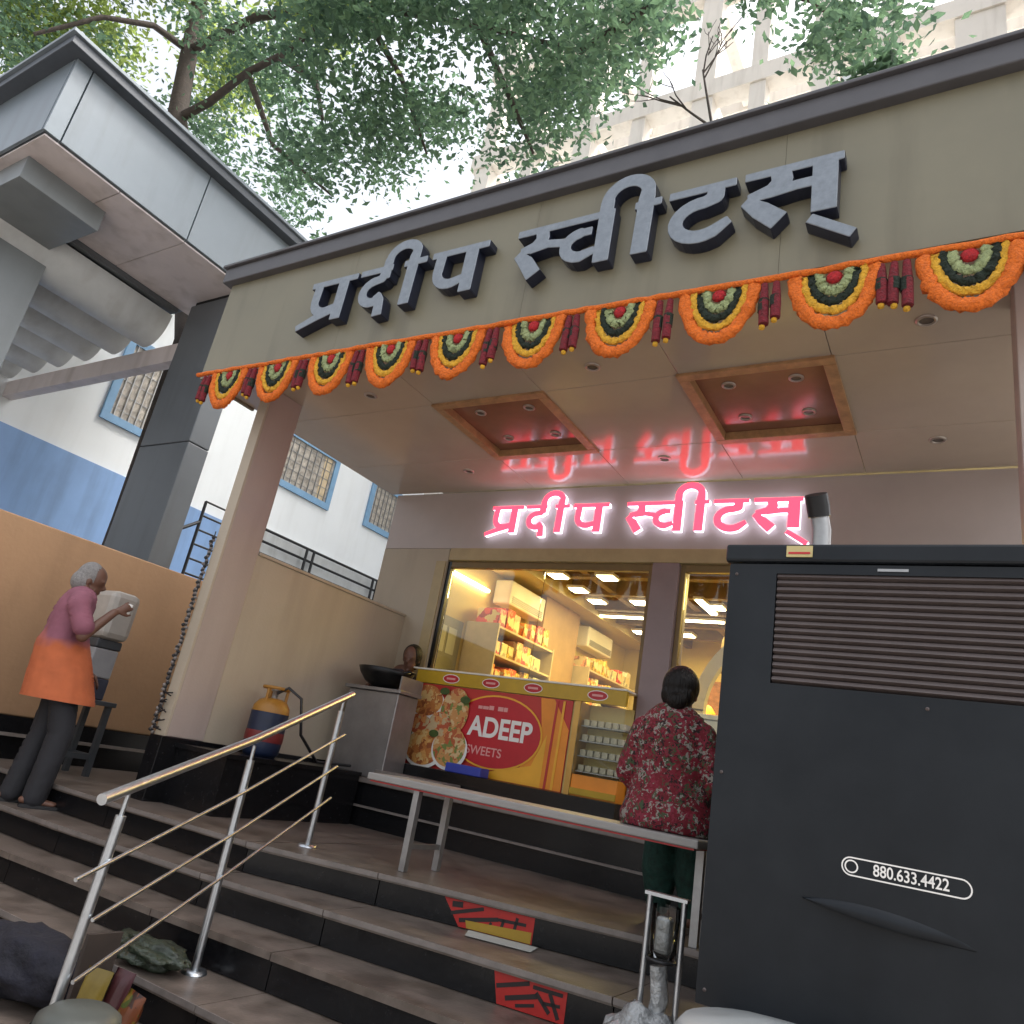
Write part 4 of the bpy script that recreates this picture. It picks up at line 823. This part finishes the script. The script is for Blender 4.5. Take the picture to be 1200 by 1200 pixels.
# --- old man on the second step
def man():
    B = Vector((-5.22, 2.94, .90)); F = Vector((.40, .9165, 0)); S = Vector((.9165, -.40, 0)); Z = Vector((0, 0, 1))   # F forward, S his right side (towards camera)
    P = lambda f, s, z: B+F*f+S*s+Z*z
    t = thing('person', 'grey-haired man in pink and orange shirt and dark trousers with one hand raised', 'person', B)
    HC = P(-.075, -.03, 1.475)
    def body(bm):
        head(bm, HC, F*.96-Z*.2+S*.15, 1.0, P(-.09, 0, 1.33)); capsule(bm, P(-.10, 0, 1.32), P(-.12, 0, .95), .11, .12, 16, .8, S); capsule(bm, P(-.12, 0, .95), P(-.02, 0, .82), .12, .125, 16, .8, S)
        for e in (-1, 1):
            capsule(bm, P(-.02, .085*e, .82), P(.02+.04*e, .09*e, .46), .075, .055); capsule(bm, P(.02+.04*e, .09*e, .46), P(-.02+.06*e, .09*e, .09), .05, .036); capsule(bm, P(-.07+.06*e, .09*e, .04), P(.09+.06*e, .10*e, .028), .038, .03, 10, .7, S)
        # right arm (near side): elbow down, forearm up to the container
        capsule(bm, P(-.11, .17, 1.30), P(-.03, .22, 1.08), .046, .040); capsule(bm, P(-.03, .22, 1.08), P(.11, .16, 1.28), .038, .028); hand(bm, P(.117, .158, 1.287), F*.75+Z*.6-S*.15, -Z*.6+F*.6, -S, 1.0, .7)
        capsule(bm, P(-.11, -.17, 1.30), P(-.05, -.23, 1.04), .046, .040); capsule(bm, P(-.05, -.23, 1.04), P(.10, -.20, .90), .038, .028); hand(bm, P(.105, -.20, .892), F*.8-Z*.5, -S, -Z, 1.0, .5)
    bo = flesh('body', body, M_skin, t, .009, 3)
    cp = P(.19, .115, 1.33); tag(MB().lathe(cp, [(.022, -.035), (.03, .035), (.027, .035), (.02, -.03), (.001, -.03)], 14).build('cup', M_txtw, base=cp-Vector((0, 0, .035))), 'small white cup held in the old man\'s raised hand', 'cup')
    def hair(bm):
        ell(bm, HC+Z*.03-F*.014, (.086, .086, .103)); ell(bm, HC-F*.045-Z*.015, (.079, .079, .085))
    ho = flesh('hair', hair, M_hairg, t, .009, 2)
    # keep hair off the face
    def cut(o, cond):
        bm = bmesh.new(); bm.from_mesh(o.data); off = wloc(o); bmesh.ops.delete(bm, geom=[v for v in bm.verts if cond(v.co+off)], context='VERTS'); bm.to_mesh(o.data); bm.free()
    def slice_below(o, z):
        bm = bmesh.new(); bm.from_mesh(o.data); off = wloc(o); bmesh.ops.bisect_plane(bm, geom=bm.verts[:]+bm.edges[:]+bm.faces[:], plane_co=Vector((0, 0, z))-off, plane_no=(0, 0, -1), clear_outer=True); bm.to_mesh(o.data); bm.free()
    cut(ho, lambda p: (p-HC).dot(F) > .022 and (p-HC).z < .085)
    def shirt(bm):
        capsule(bm, P(-.10, -.05, 1.325), P(-.10, .05, 1.325), .10, .10, 16, .95, F); capsule(bm, P(-.11, 0, 1.25), P(-.13, 0, 1.0), .165, .165, 20, .72, S); capsule(bm, P(-.10, 0, 1.0), P(-.015, 0, .62), .165, .23, 20, 1.0, S)
        for e in (-1, 1): capsule(bm, P(-.105, .13*e, 1.31), P(-.11, .175*e, 1.27), .072, .072); capsule(bm, P(-.11, .175*e, 1.27), P(-.06+.015*e, .222*e, 1.14), .068, .066)
    so2 = flesh('shirt', shirt, M_shirt, t, .012, 3, .012, 3)
    slice_below(so2, B.z+.655)
    def trou(bm):
        capsule(bm, P(-.03, -.05, .80), P(-.03, .05, .80), .12, .12, 16, .9, F)
        for e in (-1, 1): capsule(bm, P(-.02, .085*e, .78), P(.02+.04*e, .09*e, .46), .090, .080); capsule(bm, P(.02+.04*e, .09*e, .46), P(-.02+.06*e, .09*e, .06), .080, .072)
    flesh('trousers', trou, M_trou, t, .012, 3, .012, 8)
    for e in (-1, 1): MB().obox(P(.03+.06*e, .095*e, .010), F*.125, S*.045, Z*.010).build('sandal', M_black, t)
def two_tone(name, c1, c2, z, wob_=.05):
    m = bpy.data.materials.new(name); m.use_nodes = True; n = m.node_tree; b = n.nodes['Principled BSDF']; b.inputs['Roughness'].default_value = .85
    tc = n.nodes.new('ShaderNodeTexCoord'); sx = n.nodes.new('ShaderNodeSeparateXYZ'); n.links.new(tc.outputs['Object'], sx.inputs[0])
    nz = n.nodes.new('ShaderNodeTexNoise'); nz.inputs['Scale'].default_value = 4.5; n.links.new(tc.outputs['Object'], nz.inputs['Vector'])
    ad = n.nodes.new('ShaderNodeMath'); ad.operation = 'MULTIPLY_ADD'; ad.inputs[1].default_value = wob_*2; n.links.new(nz.outputs['Fac'], ad.inputs[0]); n.links.new(sx.outputs['Z'], ad.inputs[2])
    rp = n.nodes.new('ShaderNodeMapRange'); rp.inputs['From Min'].default_value = z; rp.inputs['From Max'].default_value = z+.10; n.links.new(ad.outputs[0], rp.inputs['Value'])
    mx = n.nodes.new('ShaderNodeMix'); mx.data_type = 'RGBA'; mx.inputs['A'].default_value = (*c2, 1); mx.inputs['B'].default_value = (*c1, 1); n.links.new(rp.outputs[0], mx.inputs['Factor'])
    n3 = n.nodes.new('ShaderNodeTexNoise'); n3.inputs['Scale'].default_value = 12; n.links.new(tc.outputs['Object'], n3.inputs['Vector'])
    hv = n.nodes.new('ShaderNodeHueSaturation'); mr = n.nodes.new('ShaderNodeMapRange'); mr.inputs['To Min'].default_value = .75; mr.inputs['To Max'].default_value = 1.2; n.links.new(n3.outputs['Fac'], mr.inputs['Value']); n.links.new(mr.outputs[0], hv.inputs['Value'])
    n.links.new(mx.outputs['Result'], hv.inputs['Color']); n.links.new(hv.outputs[0], b.inputs['Base Color']); return m
M_shirt = two_tone('pink_orange_shirt', (.24, .085, .12), (.46, .115, .04), 1.19, .22)
man()
# stool and dispenser with white container in front of him
stl = thing('metal_stool', 'dark grey metal stool carrying the water dispenser beside the old man', 'stool', (-5.86, 3.45, 1.05))
sx0, sx1, sy0, sy1 = -6.02, -5.70, 3.28, 3.62; M_stool = mat('stool_grey', (.05, .055, .062), .5, var=.2)
bx('seat', M_stool, stl, sx0-.02, sx1+.02, sy0-.02, sy1+.02, 1.565, 1.60, b=.006)
for x in (sx0, sx1-.04):
    for y in (sy0, sy1-.04): bx('leg', M_stool, stl, x, x+.04, y, y+.04, 1.051, 1.564)
for y in (sy0+.01, sy1-.03): bx('stretcher', M_stool, stl, sx0+.041, sx1-.041, y, y+.02, 1.17, 1.21)
for x in (sx0+.01, sx1-.03): bx('stretcher', M_stool, stl, x, x+.02, sy0+.041, sy1-.041, 1.17, 1.21)
wd_ = thing('water_dispenser', 'grey water dispenser with white container on top on the stool', 'dispenser', (-5.84, 3.45, 1.6)); wx, wy = -5.84, 3.45
bx('base_box', mat('navy_box', (.04, .045, .07), .5), wd_, wx-.10, wx+.10, wy-.10, wy+.10, 1.601, 1.76, b=.01); bx('tap', M_steel, wd_, wx+.02, wx+.05, wy-.13, wy-.101, 1.68, 1.71)
bx('body', mat('dispenser_grey', (.30, .30, .31), .5), wd_, wx-.10, wx+.10, wy-.10, wy+.10, 1.762, 1.98, b=.012); bx('collar', M_stool, wd_, wx-.105, wx+.105, wy-.105, wy+.105, 1.982, 2.05, b=.01)
bx('container', mat('white_container', (.40, .37, .33), .4, var=.12, scale=7), wd_, wx-.13, wx+.15, wy-.12, wy+.12, 2.052, 2.43, b=.05)

# --- seated woman on the bench, back to us
M_kurta = spots('floral_kurta', (.15, .008, .016), [(.22, .02, .04), (.022, .008, .008), (.26, .24, .21), (.05, .075, .035), (.19, .009, .022)], 52, .85, .34)
M_salw = mat('green_salwar', (.012, .05, .04), .8, var=.5, scale=30, bump=.4, bscale=40)
def woman():
    B = Vector((-1.27, 3.72, 1.495)); t = thing('person', 'seated woman in red floral top and green trousers seen from behind on the bench', 'person', B)
    P = lambda x, y, z: B+Vector((x, y, z)); HC = P(.01, .02, .655)
    def body(bm):
        head(bm, HC, (-.1, 1, -.05), .98, P(0, -.01, .50)); capsule(bm, P(0, -.01, .48), P(0, 0, .10), .12, .13, 16, .75, (1, 0, 0))
        for e in (-1, 1):
            capsule(bm, P(.09*e, .02, .08), P(.09*e-.06, .40, .02), .085, .06); capsule(bm, P(.09*e-.06, .40, .02), P(.09*e-.06, .44, -.36), .055, .036); capsule(bm, P(.09*e-.06, .42, -.405), P(.09*e-.06, .58, -.415), .034, .026)
            capsule(bm, P(.17*e, -.01, .46), P(.21*e, .02, .22), .045, .04); capsule(bm, P(.21*e, .02, .22), P(.13*e, .20, .10), .036, .027); hand(bm, P(.13*e, .21, .10), (-.3*e, 1, -.1), (-e, -.2, .2), (0, 0, -1), .92, .4)
    flesh('body', body, M_skin, t, .009, 3)
    def hair(bm):
        ell(bm, HC+Vector((0, -.012, .028)), (.093, .100, .108)); ell(bm, HC+Vector((0, -.05, -.02)), (.084, .062, .078)); ell(bm, HC+Vector((.015, -.095, -.055)), (.05, .04, .045))
    h = flesh('hair', hair, M_hairb, t, .008, 2, .004, 2)
    bm = bmesh.new(); bm.from_mesh(h.data); off = wloc(h); bmesh.ops.delete(bm, geom=[v for v in bm.verts if (v.co+off-HC).y > .05 and (v.co+off-HC).z < .085], context='VERTS'); bm.to_mesh(h.data); bm.free()
    def kurta(bm):
        capsule(bm, P(-.09, -.01, .475), P(.09, -.01, .475), .068, .068, 16); capsule(bm, P(0, -.01, .42), P(0, 0, .22), .185, .165, 20, .68, (1, 0, 0)); capsule(bm, P(0, 0, .24), P(0, .02, .055), .165, .235, 20, .78, (1, 0, 0))
        for e in (-1, 1): capsule(bm, P(.15*e, -.01, .455), P(.215*e, .01, .24), .066, .062); capsule(bm, P(.215*e, .01, .24), P(.15*e, .16, .12), .06, .05)
        capsule(bm, P(-.12, .1, .05), P(-.16, .34, .05), .10, .09); capsule(bm, P(.12, .1, .05), P(.06, .34, .05), .10, .09)
    k = flesh('kurta', kurta, M_kurta, t, .011, 3, .011, 5)
    bm = bmesh.new(); bm.from_mesh(k.data); off = wloc(k)
    for v in bm.verts:
        q = v.co+off-B
        if q.z < .004: v.co.z += .004-q.z
    bm.to_mesh(k.data); bm.free()
    def salwar(bm):
        for e in (-1, 1): capsule(bm, P(.09*e-.06, .40, .0), P(.09*e-.06, .43, -.20), .085, .095, 14); capsule(bm, P(.09*e-.06, .43, -.20), P(.09*e-.06, .44, -.36), .095, .06)
    flesh('salwar', salwar, M_salw, t, .011, 3, .01, 4)
woman()
# --- person behind the cooking counter
def cook_build():
    B = Vector((-4.36, 5.30, 1.40)); t = thing('person', 'dark-haired person in dark clothes standing behind the cooking counter', 'person', B); P = lambda x, y, z: B+Vector((x, y, z)); HC = P(.10, 0, 1.02)
    def body(bm):
        head(bm, HC, (.3, -.9, -.3), .95, P(.05, .0, .88)); capsule(bm, P(0.02, 0, .86), P(0, 0, .60), .10, .11, 14, .75, (1, 0, 0))
        for e in (-1, 1):
            capsule(bm, P(.06*e, .0, .58), P(.065*e, -.0, .30), .06, .045); capsule(bm, P(.065*e, 0, .30), P(.065*e, .0, .04), .042, .03); capsule(bm, P(.065*e, .0, .028), P(.065*e, -.10, .025), .026, .022)
            capsule(bm, P(.13*e+.02, 0, .84), P(.16*e, -.02, .66), .036, .03); capsule(bm, P(.16*e, -.02, .66), P(.13*e, -.13, .72), .03, .022); hand(bm, P(.13*e, -.14, .72), (0, -1, .2), (-e, 0, 0), (0, 0, -1), .8, .5)
    flesh('body', body, M_skin, t, .01, 3)
    def top(bm):
        capsule(bm, P(-.05, 0, .85), P(.08, 0, .85), .065, .065); capsule(bm, P(.02, 0, .80), P(0, 0, .52), .14, .14, 16, .75, (1, 0, 0))
        for e in (-1, 1): capsule(bm, P(.12*e+.02, 0, .84), P(.16*e, -.02, .67), .05, .048)
    flesh('shirt', top, mat('dark_navy_shirt', (.02, .02, .035), .8, var=.3), t, .011, 3, .008, 2)
    def hair(bm): ell(bm, HC+Vector((0, .012, .03)), (.086, .092, .1)); ell(bm, HC+Vector((-.01, .05, -.02)), (.078, .05, .08))
    flesh('hair', hair, M_hairb, t, .009, 2)
    def tr(bm):
        for e in (-1, 1): capsule(bm, P(.06*e, 0, .56), P(.065*e, 0, .06), .08, .055)
    flesh('trousers', tr, M_trou, t, .012, 3, .006, 1)
cook_build()

# ------------------------------------------------------------------ tree over the gateway, bare shrub, small shrub
def leaf_mat(name, c, tr=.35):
    m = bpy.data.materials.new(name); m.use_nodes = True; n = m.node_tree; b = n.nodes['Principled BSDF']; b.inputs['Roughness'].default_value = .5
    gi = n.nodes.new('ShaderNodeNewGeometry'); rp = n.nodes.new('ShaderNodeValToRGB')
    rp.color_ramp.elements[0].color = (*[v*.6 for v in c], 1); rp.color_ramp.elements[1].color = (c[0]*1.5, c[1]*1.35, c[2]*1.1, 1)
    n.links.new(gi.outputs['Random Per Island'], rp.inputs['Fac']); n.links.new(rp.outputs[0], b.inputs['Base Color'])
    t = n.nodes.new('ShaderNodeBsdfTranslucent'); mx = n.nodes.new('ShaderNodeMixShader'); mx.inputs[0].default_value = tr; n.links.new(rp.outputs[0], t.inputs[0])
    n.links.new(b.outputs[0], mx.inputs[1]); n.links.new(t.outputs[0], mx.inputs[2]); n.links.new(mx.outputs[0], n.nodes['Material Output'].inputs[0]); return m
M_leaf = leaf_mat('leaves', (.11, .20, .135), .62); M_leafy = leaf_mat('leaves_sun_tint', (.26, .36, .12), .68)  # second leaf colour has the sunlight through the left crown painted in
rng = np.random.default_rng(5)
def leaf_mesh(name, centres, per, rad, size, m, parent):
    C_ = np.repeat(np.array(centres), per, axis=0); n = len(C_)
    P_ = C_+rng.normal(size=(n, 3))*np.array([rad, rad, rad*.6])
    a = rng.uniform(0, 2*np.pi, n); el = rng.normal(-.25, .45, n); d = np.stack([np.cos(a)*np.cos(el), np.sin(a)*np.cos(el), np.sin(el)], 1)
    rv = rng.normal(size=(n, 3)); s_ = np.cross(d, rv); s_[:, 2] *= .4; s_ /= np.linalg.norm(s_, axis=1, keepdims=True)+1e-9
    L = (size*rng.uniform(.6, 1.3, n))[:, None]; W = L*.27; nrm = np.cross(d, s_)
    v = np.stack([P_, P_+d*L*.5+s_*W+nrm*W*.35, P_+d*L, P_+d*L*.5-s_*W+nrm*W*.35], 1).reshape(-1, 3); off = np.array(wloc(parent))
    me = bpy.data.meshes.new(name); me.from_pydata((v-off).tolist(), [], [t for k in range(n) for t in ((4*k, 4*k+1, 4*k+2), (4*k, 4*k+2, 4*k+3))])
    o = bpy.data.objects.new(name, me); COL.objects.link(o); o.parent = parent; me.materials.append(m); return o
def inpoly(x, y, poly):
    c = False; j = len(poly)-1
    for i in range(len(poly)):
        if ((poly[i][1] > y) != (poly[j][1] > y)) and x < (poly[j][0]-poly[i][0])*(y-poly[i][1])/(poly[j][1]-poly[i][1])+poly[i][0]: c = not c
        j = i
    return c
def pxd(px, py, dist): d_ = ray(px, py).normalized(); return EYE+d_*dist
tree = thing('tree', 'large leafy tree spreading over the gateway and the shop roof', 'tree', (-10.2, 5.85, 0))
T0, T1, T2 = pxd(207, 140, 16.2), pxd(222, 60, 17.5), pxd(236, -10, 19)
tk = MB().tube([(-10.2, 5.85, 0), (-10.2, 5.85, 4), (-10.25, 5.8, 7.0), (-10.6, 5.3, 9), T0, T1, T2, pxd(260, -160, 22)], [.30, .28, .26, .22, .17, .15, .14, .1], 12).build('trunk', M_bark, tree)
def limb(pts, r0, r1): MB().tube(pts, list(np.linspace(r0, r1, len(pts))), 8).build('limb', M_bark, tree)
limb([T0, pxd(245, 120, 16.0), pxd(290, 85, 15.5), pxd(335, 62, 15), pxd(380, 25, 14.5)], .085, .04); limb([pxd(328, 66, 15), pxd(370, 95, 14.6), pxd(378, 140, 14)], .07, .03)
limb([T1, pxd(300, 20, 16.5), pxd(420, 5, 15), pxd(560, 30, 13.5), pxd(680, 60, 12.5)], .09, .03); limb([T1, pxd(180, 30, 17), pxd(120, 20, 16.5), pxd(40, 40, 16)], .07, .03)
limb([pxd(420, 5, 15), pxd(470, 90, 14), pxd(500, 180, 13)], .07, .02); limb([pxd(560, 30, 13.5), pxd(600, 120, 12.5), pxd(625, 180, 12)], .06, .02); limb([pxd(680, 60, 12.5), pxd(820, -30, 11), pxd(950, 0, 10), pxd(1020, 50, 9.5)], .05, .02)
limb([pxd(290, 85, 15.5), pxd(320, 170, 14.5), pxd(390, 230, 14)], .06, .02)
R1p = [(-120, -120), (765, -120), (780, 10), (755, 60), (715, 85), (685, 110), (655, 150), (640, 195), (612, 218), (585, 190), (565, 150), (535, 165), (515, 215), (488, 190), (465, 195), (440, 262), (405, 272), (350, 262), (250, 190), (180, 120), (100, 55), (-120, 130)]
R2p = [(860, -120), (1120, -120), (1095, -5), (1050, 10), (1020, 40), (1008, 72), (985, 78), (960, 45), (925, 15), (880, -10)]
def sample(poly, n, d0, d1):
    xs_, ys_ = [p[0] for p in poly], [p[1] for p in poly]; out = []
    while len(out) < n:
        x, y = random.uniform(min(xs_), max(xs_)), random.uniform(min(ys_), max(ys_))
        if inpoly(x, y, poly):
            if noise.noise(Vector((x*.016, y*.016, 3.3))) < -.04: continue
            out.append(tuple(pxd(x, y, random.uniform(d0, d1)+(4 if x < 350 else 0)-max(0, (x-500)*.006))))
    return out
tag(leaf_mesh('crown', sample(R1p, 265, 11.5, 16.5), 125, .31, .13, M_leaf, tree), kind='stuff')
Lp = [(-120, -120), (420, -120), (400, 20), (330, 60), (260, 130), (180, 110), (100, 52), (-120, 130)]
tag(leaf_mesh('sun_tinted_crown', sample(Lp, 130, 14, 17), 120, .40, .15, M_leafy, tree), kind='stuff')  # left part of the crown, sunlight put into its leaf colour
tag(leaf_mesh('crown', sample(R2p, 26, 9.5, 11), 95, .16, .08, M_leaf, tree), kind='stuff')
bt = thing('bare_shrub', 'thin leafless shrub rising behind the fascia coping', 'shrub', (-3.2, 7.5, 4.95))
def twig(p, d_, L, r, dep):
    q = p+d_*L; MB().tube([p, p+d_*L*.5+Vector((random.uniform(-.03, .03), 0, random.uniform(-.02, .02))), q], [r, r*.85, r*.6], 5).build('twig', M_bark, bt)
    if dep:
        for k in range(3 if dep > 1 else 2):
            a = random.uniform(-.9, .9); nd = (d_+Vector((a, random.uniform(-.3, .3), random.uniform(-.1, .5)))).normalized(); twig(p+d_*L*random.uniform(.45, 1), nd, L*random.uniform(.45, .7), r*.6, dep-1)
g0 = Vector((-3.35, 7.5, 4.95)); g1 = at(835, 150, 1, 7.5); MB().tube([g0, g1], [.045, .028], 6).build('stem', M_bark, bt)
twig(g1, (at(820, 60, 1, 7.5)-g1).normalized(), 1.2, .022, 3); twig(g1, (at(760, 95, 1, 7.5)-g1).normalized(), 1.1, .02, 2); twig(g1-Vector((0, 0, .4)), (at(885, 140, 1, 7.5)-g1).normalized(), .8, .018, 2)
bx('roof_planter', M_concrete, bt, -3.7, -3.0, 7.2, 7.8, 4.6, 4.96)
ls = thing('roof_plant', 'small dense green plant peeking over the fascia coping', 'plant', (-1.1, 4.6, 4.95))
gp = at(1028, 92, 1, 4.6); tag(leaf_mesh('foliage', [tuple(gp+Vector((random.uniform(-.15, .15), random.uniform(-.1, .1), random.uniform(-.18, .08)))) for _ in range(14)], 40, .07, .09, M_leaf, ls), kind='stuff')
MB().tube([(gp.x, 4.6, 4.951), tuple(gp-Vector((0, 0, .1)))], [.02, .012], 6).build('stem', M_bark, ls)
